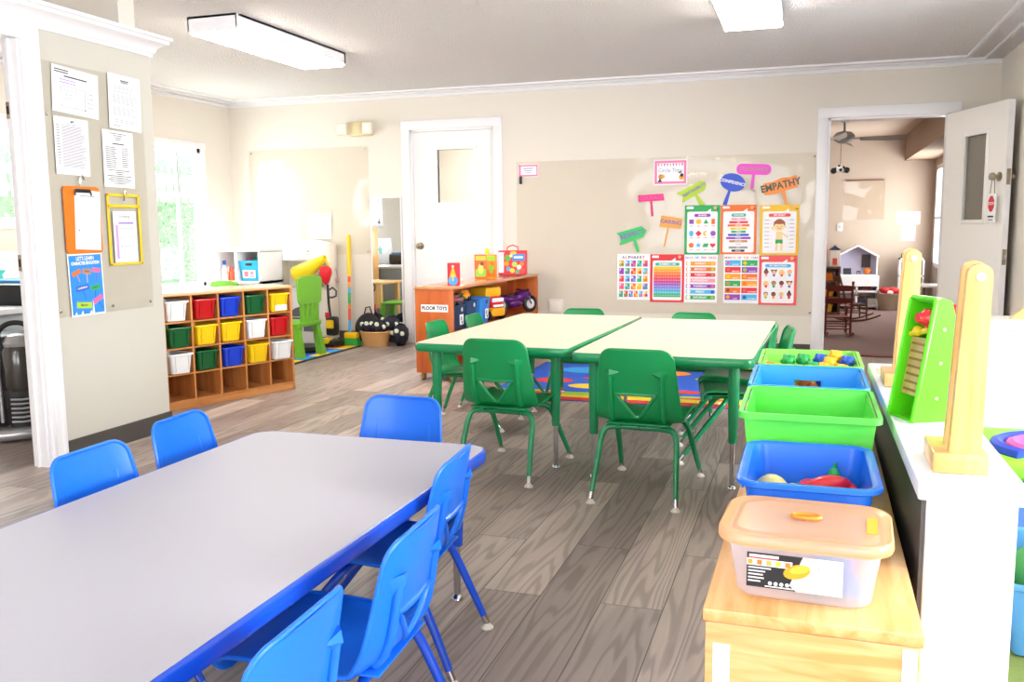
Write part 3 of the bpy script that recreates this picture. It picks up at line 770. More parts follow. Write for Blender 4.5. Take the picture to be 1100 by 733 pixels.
# label wraps the near side
mb = MB(); LB = T(-.008, -.1095, .062, -.055, 0, 0)
tmp = MB()
tmp.rect(-.005, 0, .166, .064, flat('#17171c'), .0005)
tmp.poly([(.010, .032), (.078, .032), (.078, -.032), (.0, -.032), (-.012, -.022)], PAPER, .0009)
tmp.disc(.0, .004, .024, flat('#f2a417'), .0013, 18, .013, .3); tmp.disc(.005, .009, .018, flat('#f7c63a'), .0016, 18, .007, .3)
tmp.rect(-.048, .0145, .080, .0125, PAPER, .0012)
for k, c in enumerate(('#e89a24', '#e2732a', '#eda838', '#f2c22e', '#e87f2c')): tmp.rect(-.082 + k*.0165, .0145, .009, .009, flat(c), .0016)
tmp.rect(-.058, .0262, .052, .005, PAPER, .0014)
tmp.rect(-.060, .0222, .050, .0012, flat('#d8342f'), .0014)
for k, w in enumerate((.040, .030, .026, .028, .022)): tmp.rect(-.085 + w/2, .004 - k*.0062, w, .0026, PAPER, .0014)
for k in range(4): tmp.disc(-.046 + k*.010, -.0225, .0036, PAPER, .0014, 10)
tmp.rect(-.03, -.0285, .05, .002, PAPER, .0014)
tmp.rect(.037, .014, .0016, .010, GREYP, .0014); tmp.rect(.044, .014, .0016, .010, GREYP, .0014)
mb.v, mb.f, mb.mi, mb.mats = tmp.v, tmp.f, tmp.mi, tmp.mats
mb.v = [tuple(LB @ Vector(p)) for p in mb.v]
mb.build('printed_label', bx, smooth=False, flipfix=False, label='black and white printed label with orange squares')
# what is inside
TAPE = mat('blue toy plastic', '#1f8fe6', .35)
mb = MB(); R = T(.075, .0, .042, 0, PI/2, 0)
mb.lathe([(.012, -.03), (.036, -.03), (.036, .03), (.012, .03)], TAPE, 20, T(.06, .0, .037, 0, PI/2, .2))
mb.box(.0, -.07, 0, .11, -.02, .03, TAPE, b=.006)
o = mb.build('toy_part', loc=(.0, 1.745, .4315)); tag(o, 'blue plastic toy inside the clear orange-lidded box, at its right', 'toy')
mb = MB(); mb.box(-.03, -.02, 0, .03, .02, .06, mat('pink toy plastic', '#d478b8', .4), b=.008)
o = mb.build('toy_part', loc=(.075, 1.80, .4315), rot=(0, 0, .5)); tag(o, 'pink plastic toy piece behind the blue one in the clear box', 'toy')

# wooden stands on the low wall
BEECH = wood('beech', '#e6ad62', '#f0c483', (25, 25, 3), .35, .2)
def stand(x, y, label, flip=1):
    s = thing('wooden_post', label, 'toy stand', (x, y, .6105))
    mb = MB(); mb.box(-.070, -.045, 0, .032, .11, .042, BEECH, b=.003); mb.build('base_block', s)
    pr = [(-.042, .0), (.018, 0), (.022, .40)] + [(-.001 + .023*math.cos(a), .40 + .020*math.sin(a)) for a in [PI*k/8 for k in range(1, 8)]] + [(-.024, .40)]
    mb = MB().prism(pr, .026, BEECH, ax='y', at=-.036); mb.build('post', s)
    mb = MB().prism([(a, b_ + .004) for a, b_ in pr], .026, BEECH, ax='y', at=.03); mb.build('post', s)
    mb = MB().lathe([(.0, .0), (.0085, 0), (.0085, .004), (.004, .006)], WHITE, 14, T(0, -.036, .395, PI/2, 0, 0)); mb.build('screw_cap', s, label='white screw cap')
    return s
s1 = stand(.322, 1.985, 'pale wooden post on a block at the near end of the low wall')
s2 = stand(.305, 3.00, 'pale wooden post behind the bright green toy frame on the low wall')

# green plastic activity toy between the posts: a leaning box open on its left side
LIME = mat('lime toy plastic', '#5fe01a', .35)
fr = thing('activity_toy', 'bright green upright plastic toy standing on the low wall between wooden posts', 'toy', (.296, 2.50, .6105), math.radians(24))
side = [(-.062, 0), (.035, 0), (.040, .27), (.030, .305), (.004, .315), (-.012, .305)]
for y0, nm in ((-.055, 'near'), (.049, 'far')):
    mb = MB().prism(side, .006, LIME, ax='y', at=y0)
    if nm == 'near':
        for z, x in ((.06, .0), (.15, .006), (.235, .012)): mb.lathe([(.0045, 0), (.0045, .003), (.002, .004)], mat('pale stud', '#c8f4ac', .4), 8, T(x, -.0545, z, PI/2, 0, 0))
    mb.build('side_wall', fr)
mb = MB(); P_ = side[1:]; n_ = len(P_)
for i in range(n_ - 1):
    (x0, z0), (x1, z1) = P_[i], P_[i+1]; d = Vector((x1 - x0, z1 - z0)).normalized(); nx, nz = -d.y*.005, d.x*.005
    mb.loft([[(x0, y, z0), (x1, y, z1), (x1 + nx, y, z1 + nz), (x0 + nx, y, z0 + nz)] for y in (-.05, .05)], LIME)
mb.box(-.062, -.05, 0, .035, .05, .006, LIME); mb.build('back_shell', fr, angle=50)
# rolled lip round the open side
lp = [(-.062, -.056, .0), (-.014, -.056, .305), (-.012, -.052, .31), (-.012, .052, .31), (-.014, .056, .305), (-.062, .056, 0)]
MB().tube(lp, .006, LIME, 8).build('lip', fr)
TB_ = T(-.034, 0, .06, 0, math.radians(9), 0)
mb = MB(); mb.box(-.003, -.046, 0, .003, .046, .15, wood('tan board', '#b99a4e', '#cbb064', (20, 20, 20)), T=TB_)
for k in range(7): mb.box(-.006, -.036, .010 + k*.02, -.003, .036, .016 + k*.02, mat('board groove', '#8a6f34', .6), T=TB_)
mb.build('ridged_board', fr, label='tan ridged board inside the green shell')
mb = MB(); mb.lathe([(.010, 0), (.022, .004), (.024, .018), (.015, .028), (.012, .04)], TOYR, 14, T(.0, -.02, .262, 0, -PI/2, 0)); mb.box(-.02, -.045, .235, .0, -.02, .285, TOYR, b=.006); mb.build('red_lever', fr, label='red knob')
mb = MB(); mb.ball((-.018, .012, .225), .014, mat('yellow toy', '#f0d020', .4), 10); mb.tube([(-.012, -.03, .232), (-.016, .045, .215)], .008, mat('yellow toy', '#f0d020', .4), 8); mb.build('yellow_wheel', fr, label='yellow wheel')
# pale sticker on the wall top
mb = MB(); mb.box(.235, 3.2, .610, .29, 3.33, .611, flat('#e6c3a2')); o = mb.build('sticker', smooth=False); tag(o, 'faded peach sticker on the far end of the low wall', 'sticker')

# things on the counter
mb = MB(); mb.box(-.05, -.05, 0, .05, .05, .075, TOYR, b=.01); mb.box(-.055, -.055, .0, .055, .055, .02, mat('dark red toy', '#9c1f22', .4), b=.005)
mb.tube([(0, 0, .075), (.0, 0, .10), (.006, 0, .115)], [.014, .010, .005], TOYG, 8)
o = mb.build('toy_basket', loc=(.775, 5.27, .601)); tag(o, 'red toy with a green tip on the white counter, left of the near wooden post', 'toy')
mb = MB(); mb.lathe([(.02, 0), (.022, .01), (.022, .10), (.010, .12), (.010, .14)], mat('dark bottle', '#3a2f4a', .3), 12); mb.lathe([(.012, .14), (.012, .165)], mat('yellow cap', '#e8c61c', .4), 12)
o = mb.build('bottle', loc=(.885, 5.30, .6005)); tag(o, 'dark bottle with yellow cap on the white counter, beside the near wooden post', 'bottle')
mb = MB().prism([(-.09, 0), (.14, 0), (.14, .17), (.10, .17)], .03, BEECH, ax='y', at=-.015)
o = mb.build('wooden_block', loc=(1.12, 5.35, .6005)); tag(o, 'orange wooden wedge on the white counter at the right edge of the photo', 'block')
# play corner floor
RUG3 = mat('blue play carpet', '#3f6fb8', .95, bump=(200, .6, .004))
o = MB().box(.46, 2.9, .0, 3.2, 5.19, .012, RUG3).build('play_rug', smooth=False); tag(o, 'blue carpet in the play corner behind the low wall', 'rug')
o = MB().box(.46, 1.2, .0, 2.6, 2.88, .015, mat('olive green mat', '#6f7f3a', .9, bump=(150, .6, .004))).build('play_mat', smooth=False); tag(o, 'olive green mat on the floor right of the white end of the low wall', 'mat')
wd = thing('play_cushion', 'lime green floor cushion with a pink and blue arc on the blue play carpet', 'cushion', (.95, 4.55, .0125), .0)
mb = MB(); mb.box(-.26, -.36, 0, .4, .36, .09, mat('lime cushion', '#8fdc2e', .6), b=.03, seg=3); mb.build('cushion_body', wd)
for r_, c, nm in ((.17, '#ef5aa8', 'pink_arc'), (.235, '#2848c8', 'blue_arc')):
    P = [(.12 + r_*math.cos(a), -.12 + r_*math.sin(a), .097) for a in [PI*.25 + PI*1.0*k/16 for k in range(17)]]
    mb = MB().tube(P, .034, flat(c), 8); mb.build('colour_arc', wd, label=nm.replace('_', ' '))
lb = thing('toy_crate', 'blue low crate behind the white end of the low wall, at the right edge', 'crate', (.66, 2.66, .0155), 0)
mb = tub(MB(), .34, .5, .20, mat('steel blue crate', '#4f8fc0', .5), r=.02); mb.build('crate_body', lb)
mb = MB().ball((0, 0, .11), (.12, .15, .10), mat('green soft toy', '#3f8a3c', .8), 16); o = mb.build('soft_toy', loc=(.66, 2.68, .027)); tag(o, 'green soft toy in the blue crate at the right edge', 'toy')
# ------------------------------------------------------------------ cubby unit with tubs
OAK = wood('honey maple', '#c07a3c', '#d9975a', (25, 25, 2.5), .35, .2)
OAKX = wood('honey maple along', '#c07a3c', '#d9975a', (2.5, 25, 25), .35, .2)
OAKT = wood('honey maple top', '#d39a63', '#e6b584', (2.5, 25, 25), .28, .4)
CA = math.atan2(.92, .32)
cu = thing('cubby_unit', 'honey wood cubby unit of five columns holding coloured tubs, beside the notice partition', 'shelf', (-3.715, 4.50, 0), CA)
CW, CH, CD = .985, .725, .34      # local x along the front, y into the unit (away from the room)
TH = .016; BZ = .055
cols = [TH + k*(CW - TH)/5 for k in range(6)]   # right edge of each upright
rowh = (CH - .018 - BZ) / 4
for nm, x in (('side_panel', 0), ('side_panel', CW - TH)):
    MB().box(x, 0, 0, x + TH, CD, CH - .018, OAK, b=.002).build(nm, cu)
for k in range(1, 5):
    x = k*(CW - TH)/5; MB().box(x, .002, BZ, x + TH*.8, CD - .006, CH - .018, OAK).build('divider', cu, smooth=False)
MB().box(-.004, -.006, CH - .018, CW + .004, CD + .002, CH, OAKT, b=.004).build('top', cu)
MB().box(TH, .004, BZ - .016, CW - TH, CD - .006, BZ, OAKX).build('base_shelf', cu, smooth=False)
MB().box(TH, .006, 0, CW - TH, .022, BZ - .016, OAKX).build('plinth', cu, smooth=False)
for r in range(1, 4):
    z = BZ + r*rowh
    MB().box(TH, .004, z - .005, CW - TH, CD - .006, z + .005, OAKX).build('shelf', cu, smooth=False)
MB().box(0, CD - .006, 0, CW, CD, CH - .018, OAKX).build('back_panel', cu, smooth=False)
TUBC = {'white': '#eef0f2', 'red': '#c4141c', 'blue': '#1740d0', 'green': '#0b5a2c', 'yellow': '#f7cf12'}
grid = [['white', 'red', 'blue', 'green', 'yellow'], ['green', 'yellow', 'yellow', 'white', 'red'], ['white', 'green', 'blue', 'yellow', 'white']]
names_r = ['top row', 'second row', 'third row']; names_c = ['leftmost', 'second', 'middle', 'fourth', 'rightmost']
cellw = (CW - TH)/5 - TH
RC = Matrix.Rotation(CA, 4, 'Z'); base = Vector((-3.715, 4.50, 0))
pt_ = {}
for r in range(3):
    for c in range(5):
        col = grid[r][c]
        if col not in pt_:
            mt = mat(col + ' tub plastic', TUBC[col], .3)
            mb = tub(MB(), cellw - .008, .27, .128, mt, rim=.012, taper=.022, r=.016, lip=.012)
            for sx in (-.045, .045): mb.box(sx - .0025, -.128, .02, sx + .0025, -.1225, .112, mt)
            o = mb.build('storage_tub'); pt_[col] = o; first = True
        else:
            o = pt_[col].copy(); COL.objects.link(o); first = False
        lab = f'{col} storage tub, {names_c[c]} in the {names_r[r]} of the honey wood cubby unit'
        tag(o, lab, 'tub', 'tubs in the cubby unit')
        x = c*(CW - TH)/5 + TH + cellw/2; z = BZ + (3 - r)*rowh + .0055
        pull = [.0, .01, .0, .005, .01, .02, .015, .0, .01, .0, .02, .01, .015, .02, .03][r*5 + c]
        p = base + RC @ Vector((x, .125 - pull, z)); o.location = p; o.rotation_euler = (0, 0, CA)
        if r == 0 and c == 4:
            MB().box(-.05, -.1275, .012, .05, -.126, .05, PAPER).build('paper_label', o, label='white paper label', smooth=False)

# ------------------------------------------------------------------ green children's chairs behind the cubby, wooden table
KG = mat('apple green plastic', '#6cb52a', .4)
def kid_chair(name, label, x, y, rz):
    q = thing(name, label, 'chair', (x, y, .0085), rz, 'apple green children\'s chairs')
    mb = MB().box(-.17, -.15, .275, .17, .16, .30, KG, b=.012, seg=3); mb.build('seat', q)
    # backrest: board on slats (back at -y)
    out = [(-.13, .46), (.13, .46), (.155, .48), (.17, .66), (.155, .685), (.08, .70), (-.08, .70), (-.155, .685), (-.17, .66), (-.155, .48)]
    MB().prism(out, .026, KG, ax='y', at=-.185, T=T(0, -.0, 0)).build('backrest', q)
    for sx in (-.10, -.034, .034, .10):
        mb = MB().loft([[(sx*1.05 - w, -.165 - .012, z), (sx*1.05 + w, -.165 - .012, z), (sx*1.05 + w, -.165 + .012, z), (sx*1.05 - w, -.165 + .012, z)] for w, z in ((.020, .27), (.017, .38), (.020, .475))], KG); mb.build('slat', q)
    MB().box(-.155, -.178, .265, .155, -.15, .305, KG, b=.006).build('back_rail', q)
    for sx in (-1, 1):
        for sy in (-1, 1):
            x0, y0 = sx*.135, sy*.13; x1, y1 = sx*.155, sy*.165
            rings = [[(x1 - .033, y1 - .033, 0), (x1 + .033, y1 - .033, 0), (x1 + .033, y1 + .033, 0), (x1 - .033, y1 + .033, 0)], [(x0 - .024, y0 - .024, .28), (x0 + .024, y0 - .024, .28), (x0 + .024, y0 + .024, .28), (x0 - .024, y0 + .024, .28)]]
            MB().loft(rings, KG).build('leg', q)
    return q
kid_chair('kids_chair', 'apple green children\'s chair at the right end of the cubby unit, slatted back towards us', -4.27, 6.86, math.radians(85))
kid_chair('kids_chair', 'apple green children\'s chair whose rounded top shows just above the cubby unit', -5.20, 7.0, math.radians(176)).scale = (.92, .92, .90)
kt = thing('kids_table', 'pale wooden children\'s table hidden behind the cubby unit, seen in the wall mirror', 'table', (-4.82, 6.60, .0085))
MB().box(-.34, -.27, .48, .34, .27, .505, BEECH, b=.006).build('tabletop', kt)
for sx in (-1, 1):
    for sy in (-1, 1): MB().box(sx*.29 - .025, sy*.22 - .025, 0, sx*.29 + .025, sy*.22 + .025, .48, BEECH, b=.004).build('leg', kt)
pc = thing('wooden_cabinet', 'pale wooden cabinet against the left wall, seen in the wall mirror', 'cabinet', (-5.40, 5.75, 0))
MB().box(-.2, -.25, 0, .2, .25, 1.12, BEECH, b=.008).build('cabinet_body', pc); MB().box(.2, -.23, .05, .215, .23, 1.07, BEECH, b=.004).build('door', pc)

# ------------------------------------------------------------------ home corner
# white two-cell cube shelf
cb = thing('cube_shelf', 'white cube shelf in the far left corner holding bottles and a sky blue box', 'shelf', (-5.12, 7.25, 0))
mb = MB()
for x in (-.27, -.012, .245): MB().box(x, 0, 0, x + .025, .38, .90, WHITE, b=.002).build('upright', cb)
for z in (0, .30, .60, .905): MB().box(-.27, 0, z, .27, .38, z + .03, WHITE, b=.002).build('board', cb)
MB().box(-.27, .37, 0, .27, .38, .93, mat('grey white back', '#dcdde2', .5)).build('back_panel', cb, smooth=False)
def bottle(name, label, x, y, z, h, r, c, cc, cat='toy bottle'):
    q = thing(name, label, cat, (x, y, z))
    MB().lathe([(r*.9, 0), (r, .006), (r, h*.6), (r*.45, h*.75), (r*.45, h*.8)], flat(c), 14).build('bottle_body', q)
    MB().lathe([(r*.55, h*.78), (r*.55, h*.97), (r*.4, h)], flat(cc), 12).build('cap', q)
bz = .6305
bottle('toy_bottle', 'white toy bottle with blue cap in the white cube shelf', -5.325, 7.36, bz, .19, .032, '#f2f4f7', '#2c6fd8')
bottle('toy_bottle', 'red toy bottle in the white cube shelf, beside the white bottle', -5.255, 7.34, bz, .13, .022, '#d8392f', '#e8584a')
bottle('toy_bottle', 'orange red toy bottle in the white cube shelf, left of the yellow one', -5.21, 7.32, bz, .13, .02, '#e0552e', '#d23a2c')
q = thing('toy_pineapple', 'orange and yellow toy jug in the white cube shelf', 'toy', (-5.185, 7.42, bz)); MB().lathe([(.03, 0), (.036, .02), (.036, .08), (.02, .13)], flat('#ee8a1e'), 14).build('body', q); MB().ball((0, 0, .145), .03, flat('#f4c01c'), 12).build('lid', q)
q = thing('fabric_box', 'sky blue box with a white label in the right cell of the white cube shelf', 'box', (-4.991, 7.40, bz))
mb = tub(MB(), .225, .27, .19, mat('sky blue fabric', '#28b4ea', .6), rim=.004, taper=.03, r=.01); mb.build('box_body', q)
mb = MB(); mb.box(-.035, -.135, .145, .035, -.128, .168, BLACK, b=.006); mb.build('hand_slot', q, label='dark hand slot')
mb = MB(); mb.rect(0, .065, .14, .075, PAPER, .129); mb.rect(-.03, .065, .045, .05, flat('#ee7d92'), .1296); mb.rect(.03, .075, .04, .03, flat('#e8909c'), .1296); mb.rect(.03, .045, .05, .012, flat('#9a86c8'), .1296); mb.build('paper_label', q, smooth=False, flipfix=False, label='white label with pink print')
o = MB().ball((0, 0, 0), (.06, .07, .035), flat('#2aa58a', .7), 14).build('soft_toy', loc=(-4.975, 7.41, bz + .185)); tag(o, 'teal soft toy lying in the sky blue box', 'toy')
o = MB().ball((0, 0, 0), (.035, .05, .03), flat('#d86a9c', .7), 12).build('soft_toy', loc=(-5.06, 7.40, bz + .185)); tag(o, 'pink soft toy in the sky blue box', 'toy')

# play kitchen
CREAMW = mat('cream white kitchen', '#efe9dc', .4)
pk = thing('play_kitchen', 'white wooden play kitchen with a clock and oven standing against the back wall', 'toy kitchen', (-4.62, 7.66, 0)); pk.scale = (1.2, 1, 1)
MB().box(-.32, 0, .0, .10, .28, .52, WHITE, b=.006).build('base_cabinet', pk)
MB().box(-.33, -.01, .52, .11, .285, .545, CREAMW, b=.004).build('worktop', pk)
mb = MB(); arc = [(-.30, .545), (.16, .545), (.16, .96)] + [(.16 - .46*k/10, .96 + .045*math.sin(PI*k/10)) for k in range(1, 10)] + [(-.30, .96)]
mb.prism(arc, .02, CREAMW, ax='y', at=.262); mb.build('back_board', pk)
MB().box(-.285, .115, .80, .135, .26, .975, WHITE, b=.01).build('hood', pk)
MB().box(.14, .12, .52, .16, .27, .96, CREAMW, b=.003).build('side_board', pk); MB().box(.10, .02, 0, .16, .28, .52, CREAMW, b=.004).build('side_board', pk); MB().box(-.31, .1, .54, -.29, .27, .96, CREAMW, b=.003).build('side_board', pk)
mb = MB().tube([(-.03 + .034*math.cos(2*PI*k/24), .118, .895 + .034*math.sin(2*PI*k/24)) for k in range(24)], .004, GREYP, 6, loop=True)
mb.lathe([(.003, 0), (.012, .002), (.012, .004)], GREYP, 10, T(-.03, .119, .895, PI/2)); mb.build('clock', pk, label='grey printed clock ring')
mb = MB(); arch = [(-.14, .12), (.06, .12), (.06, .30)] + [(-.04 + .10*math.cos(PI*k/8), .30 + .06*math.sin(PI*k/8)) for k in range(1, 8)] + [(-.14, .30)]
mb.prism(arch, .006, mat('dark oven glass', '#6d6e78', .2), ax='y', at=-.007); mb.box(-.15, -.012, .255, .07, -.007, .262, WHITE); mb.box(-.045, -.012, .12, -.035, -.007, .35, WHITE); mb.build('oven_window', pk)
for x in (-.02, .03, .07): MB().lathe([(.013, 0), (.013, .012), (.008, .016)], GREYP, 10, T(x, -.0, .46, PI/2)).build('knob', pk)
for x in (-.12, -.06, 0, .06): MB().tube([(x, .255, .76), (x, .24, .75), (x, .245, .735)], .003, CHROME, 6).build('hook', pk)
# things on and around it
o = MB().lathe([(.0, 0), (.028, .002), (.028, .08), (.012, .13), (.008, .17)], flat('#f2cc18'), 14).build('toy_bottle', loc=(-4.74, 7.74, .5455)); tag(o, 'yellow toy bottle on the play kitchen worktop', 'toy bottle')
mb = MB()
for k in range(5): mb.tube([(-.06 + .03*k, 0, 0), (-.06 + .03*k, 0, .14)], .003, CHROME, 6)
for z in (.0, .05, .10, .14): mb.tube([(-.065, 0, z + .003), (.065, 0, z + .003)], .003, CHROME, 6)
o = mb.build('wire_rack', loc=(-4.62, 7.80, .5455)); tag(o, 'small wire rack on the play kitchen worktop', 'rack')
for k, (x, rz, c, n) in enumerate(((-4.52, .4, '#e2b9b4', 'pinkish'), (-4.45, .2, '#d8c9bc', 'beige'), (-4.40, -.1, '#cfa6a6', 'dusky'))):
    q = thing('toy_ladle', n + ' toy utensil hanging under the play kitchen hood', 'toy utensil', (x, 7.89, .60), 0, rot=(0, rz, 0))
    MB().tube([(0, 0, .13), (0, 0, .03)], .005, flat(c), 6).build('handle', q); MB().ball((0, -.004, .01), (.022, .01, .028), flat(c), 10).build('bowl', q)
q = thing('toy_pot', 'grey toy pot with a looped handle on the play kitchen worktop', 'toy pot', (-4.535, 7.76, .5455)); MB().lathe([(.0, 0), (.05, .002), (.054, .06), (.058, .062), (.05, .058), (.046, .006), (0, .006)], CHROME, 18).build('pot_body', q)
MB().tube([(-.05, 0, .06), (-.04, 0, .11), (0, 0, .13), (.04, 0, .11), (.05, 0, .06)], .005, mat('pink handle', '#cc9999', .4), 8).build('handle', q)
# yellow megaphone-like cone leaning on the hood
q = thing('toy_cone', 'yellow toy cone lying slanted above the green children\'s chair, on the play kitchen', 'toy', (-4.53, 7.59, .735), rot=(0, math.radians(58), 0)); q.scale = (1.25, 1.25, 1.25)
MB().lathe([(.085, -.12), (.088, -.11), (.022, .16), (.018, .16), (.08, -.115)], flat('#f4dc22', .35), 20, caps=(False, False)).build('cone_body', q)
MB().tube([(.02, 0, .155), (.06, 0, .16), (.07, 0, .13)], .008, flat('#f4dc22', .35), 8).build('handle', q)
# red hat-shaped toy on vacuum pole + toy vacuum
tv = thing('toy_vacuum', 'black and yellow toy vacuum with a red-topped pole, before the play kitchen', 'toy vacuum', (-4.275, 7.50, .009), 0)
YEL = flat('#f2c418', .35)
mb = MB().tube([(.02, 0, .10), (-.03, .03, .40), (-.04, .04, .58)], .012, BLACK, 10); mb.build('pole', tv)
mb = MB().tube([(-.042, .04, .52), (.01, .04, .55), (.05, .04, .52), (.045, .04, .47), (-.0, .04, .455), (-.036, .04, .46)], .010, mat('grey handle', '#4d4b48', .4), 8); mb.build('handle', tv)
mb = MB().box(-.03, -.05, .10, .07, .05, .28, BLACK, b=.02); mb.box(-.02, -.06, .17, .06, -.04, .25, YEL, b=.01); mb.lathe([(.02, 0), (.022, .05)], flat('#d8282c'), 10, T(-.01, -.04, .27)); mb.build('motor_housing', tv)
mb = MB().box(-.10, -.14, .0, .12, .06, .07, BLACK, b=.025); mb.box(-.03, -.145, .03, .06, -.05, .09, YEL, b=.02); mb.ball((-.07, -.0, .045), (.03, .03, .04), BLACK, 12); mb.ball((.09, 0, .045), (.03, .03, .04), BLACK, 12); mb.build('floor_head', tv)
o = MB().lathe([(.012, 0), (.035, .03), (.062, .11), (.06, .15), (.035, .175), (.0, .18)], flat('#e0202a', .4), 18).build('toy_apple', loc=(-4.335, 7.545, .585)); tag(o, 'red toy cap resting on top of the toy vacuum pole', 'toy')
# toy broom
q = thing('toy_broom', 'broom with yellow grip and rainbow striped handle leaning on the wall by the play kitchen', 'toy broom', (-4.12, 7.62, .01))
def bp(t): return (-.12*t - .02, .26*t, .10 + .93*t)
cs = ['#2aa6d8', '#39a852', '#f08a1e', '#e8392e', '#f2c21a', '#39a852', '#2aa6d8', '#58b8e8']
MB().tube([bp(.0), bp(.14)], .014, flat('#3fa8e0'), 10).build('handle_section', q)
mb = MB()
for k, c in enumerate(['#e9573a', '#e9573a', '#f08a1e', '#3cae58', '#3cae58', '#58b8e8', '#f2a03a', '#e8492e']): mb.tube([bp(.14 + k*.055), bp(.14 + (k+1)*.055)], .0145, flat(c), 10)
mb.build('handle_section', q, label='rainbow striped handle section')
MB().tube([bp(.58), bp(.62), bp(1.0), bp(1.01)], [.015, .021, .021, .012], flat('#f2c61a', .35), 12).build('grip', q, label='thick yellow grip')
mb = MB().box(-.07, -.035, .06, .07, .035, .12, YEL, b=.015); mb.build('broom_head', q)
mb = MB().loft([[(-.065, -.03, .07), (.065, -.03, .07), (.065, .03, .07), (-.065, .03, .07)], [(-.085, -.04, -.008), (.085, -.04, -.008), (.085, .04, -.008), (-.085, .04, -.008)]], flat('#35a83c', .8)); mb.build('bristles', q, label='green bristles')
# basket with dark cloths
WICK = mat('wicker', '#c99a62', .8, bump=(90, 1, .01))
bk = thing('wicker_basket', 'low tan wicker basket of dark dotted cloths on the floor under the mirror', 'basket', (-3.885, 7.65, 0))
mb = MB(); R_ = []
def oval(a, b_, z, n=28): return [(a*math.cos(2*PI*k/n), b_*math.sin(2*PI*k/n), z) for k in range(n)]
for z in [k*.0165 for k in range(9)]:
    g = z/.132; a = .118 + .03*g; w = .004 if int(round(z/.0165)) % 2 else 0
    R_.append(oval(a + w, a*.72 + w, z))
mb.loft(R_ + [oval(.152, .112, .138), oval(.142, .10, .14), oval(.136, .096, .10), oval(.115, .08, .01)], WICK); mb.build('basket_body', bk)
mb = MB().tube(oval(.15, .11, .138), .008, WICK, 8, loop=True); mb.build('rim', bk)
NAVY = mat('navy dotted cloth', '#171a2b', .75); DOT = flat('#e6ecd8', .7)
rc = random.Random(5)
def cloth(x, y, z, rx, ry, rz, label):
    mb = MB(); rings = []
    for i in range(7):
        a = -PI/2 + PI*i/6; a = max(-1.5, min(1.5, a)); rings.append([(rx*math.cos(a)*math.cos(2*PI*k/16)*(1 + .14*math.sin(k*2.1 + i)), ry*math.cos(a)*math.sin(2*PI*k/16)*(1 + .14*math.cos(k*1.7 + i*2)), rz*math.sin(a)*(1 + .15*math.sin(k*1.3))) for k in range(16)])
    mb.loft(rings, NAVY)
    for k in range(3):
        th = -PI/2 + (k - 1)*.9 + rc.uniform(-.15, .15); ph = rc.uniform(.05, .8)
        c = Vector((rx*math.cos(ph)*math.cos(th), ry*math.cos(ph)*math.sin(th), rz*math.sin(ph)))
        n = c.normalized(); mb.ball(tuple(c*1.0), (.024, .012, .022), DOT, 8)
    o = mb.build('bag', loc=(x, y, z)); tag(o, label, 'bag'); return o
cloth(-3.96, 7.66, .175, .075, .07, .06, 'navy dotted cloth bag at the left in the wicker basket')
cloth(-3.85, 7.66, .18, .08, .075, .065, 'navy dotted cloth bag at the right in the wicker basket')
cloth(-3.655, 7.72, .105, .075, .10, .10, 'navy dotted cloth bag on the floor right of the wicker basket')
cloth(-3.80, 7.80, .19, .10, .08, .08, 'navy dotted cloth bag behind the wicker basket, against the mirror')
q = thing('black_hat', 'round black disc-shaped bag leaning on the wall behind the toy broom', 'bag', (-4.07, 7.86, .155), rot=(math.radians(-14), 0, 0)); MB().lathe([(.0, -.02), (.12, -.018), (.14, 0), (.12, .018), (0, .02)], BLACK, 28, T(0, 0, 0, PI/2)).build('disc_body', q)
MB().tube([(-.05, 0, .13), (-.04, 0, .19), (.0, .0, .20), (.03, 0, .135)], .007, BLACK, 6).build('strap', q)
# dark round mat under kitchen
o = MB().lathe([(.0, 0), (.17, 0), (.18, .02), (.16, .05), (0, .05)], BLACK, 24).build('floor_pad', loc=(-4.33, 7.12, .0085)); tag(o, 'round black pad on the rug before the play kitchen', 'pad')
# colourful rug (blocks of colour, dark border)
def patch_rug(name, label, x0, y0, x1, y1, cols, border, nx, ny, seed, b=.03):
    mb = MB(); mb.box(x0, y0, 0, x1, y1, .006, border)
    r = random.Random(seed)
    for i in range(nx):
        for j in range(ny):
            a0 = x0 + b + (x1 - x0 - 2*b)*i/nx; a1 = x0 + b + (x1 - x0 - 2*b)*(i+1)/nx
            c0 = y0 + b + (y1 - y0 - 2*b)*j/ny; c1 = y0 + b + (y1 - y0 - 2*b)*(j+1)/ny
            k = cols(i, j, r); mb.box(a0, c0, .006, a1, c1, .008, k)
    o = mb.build(name, smooth=False); tag(o, label, 'rug'); return o
RG = {k: mat('rug ' + k, c, .95, bump=(250, .5, .003)) for k, c in dict(blue='#1f57c4', sky='#2f9be0', red='#d2342c', yellow='#f0c630', lime='#9cd43a', orange='#f08a2a', black='#16161a', maroon='#7d1f3a', green='#2f9a4c', purple='#6b4aa8').items()}
edge = ['orange', 'yellow', 'lime', 'sky', 'green', 'purple']
patch_rug('play_rug', 'rainbow bordered blue rug under the green children\'s chair', -5.15, 6.08, -4.0, 7.60, lambda i, j, r: RG['maroon'] if j == 0 else (RG[edge[(i + 2) % 6]] if j >= 5 or i == 11 and j % 2 else RG[('blue', 'blue', 'sky')[r.randrange(3)]]), RG['black'], 12, 6, 2, .04)

# mirror on the back wall, framed
mr = thing('wall_mirror', 'tall narrow white-edged mirror on the back wall, left of the closed door', 'mirror', (-3.885, YB - .012, .80))
MB().box(-.155, -.006, -.60, .155, .008, .60, mat('mirror silver', '#eef2f2', .01, 1.0)).build('mirror_glass', mr, smooth=False)
mb = MB(); ring_frame(mb, -.155, .155, -.60, .60, .012, -.010, .010, WHITE, .002); mb.build('mirror_frame', mr)
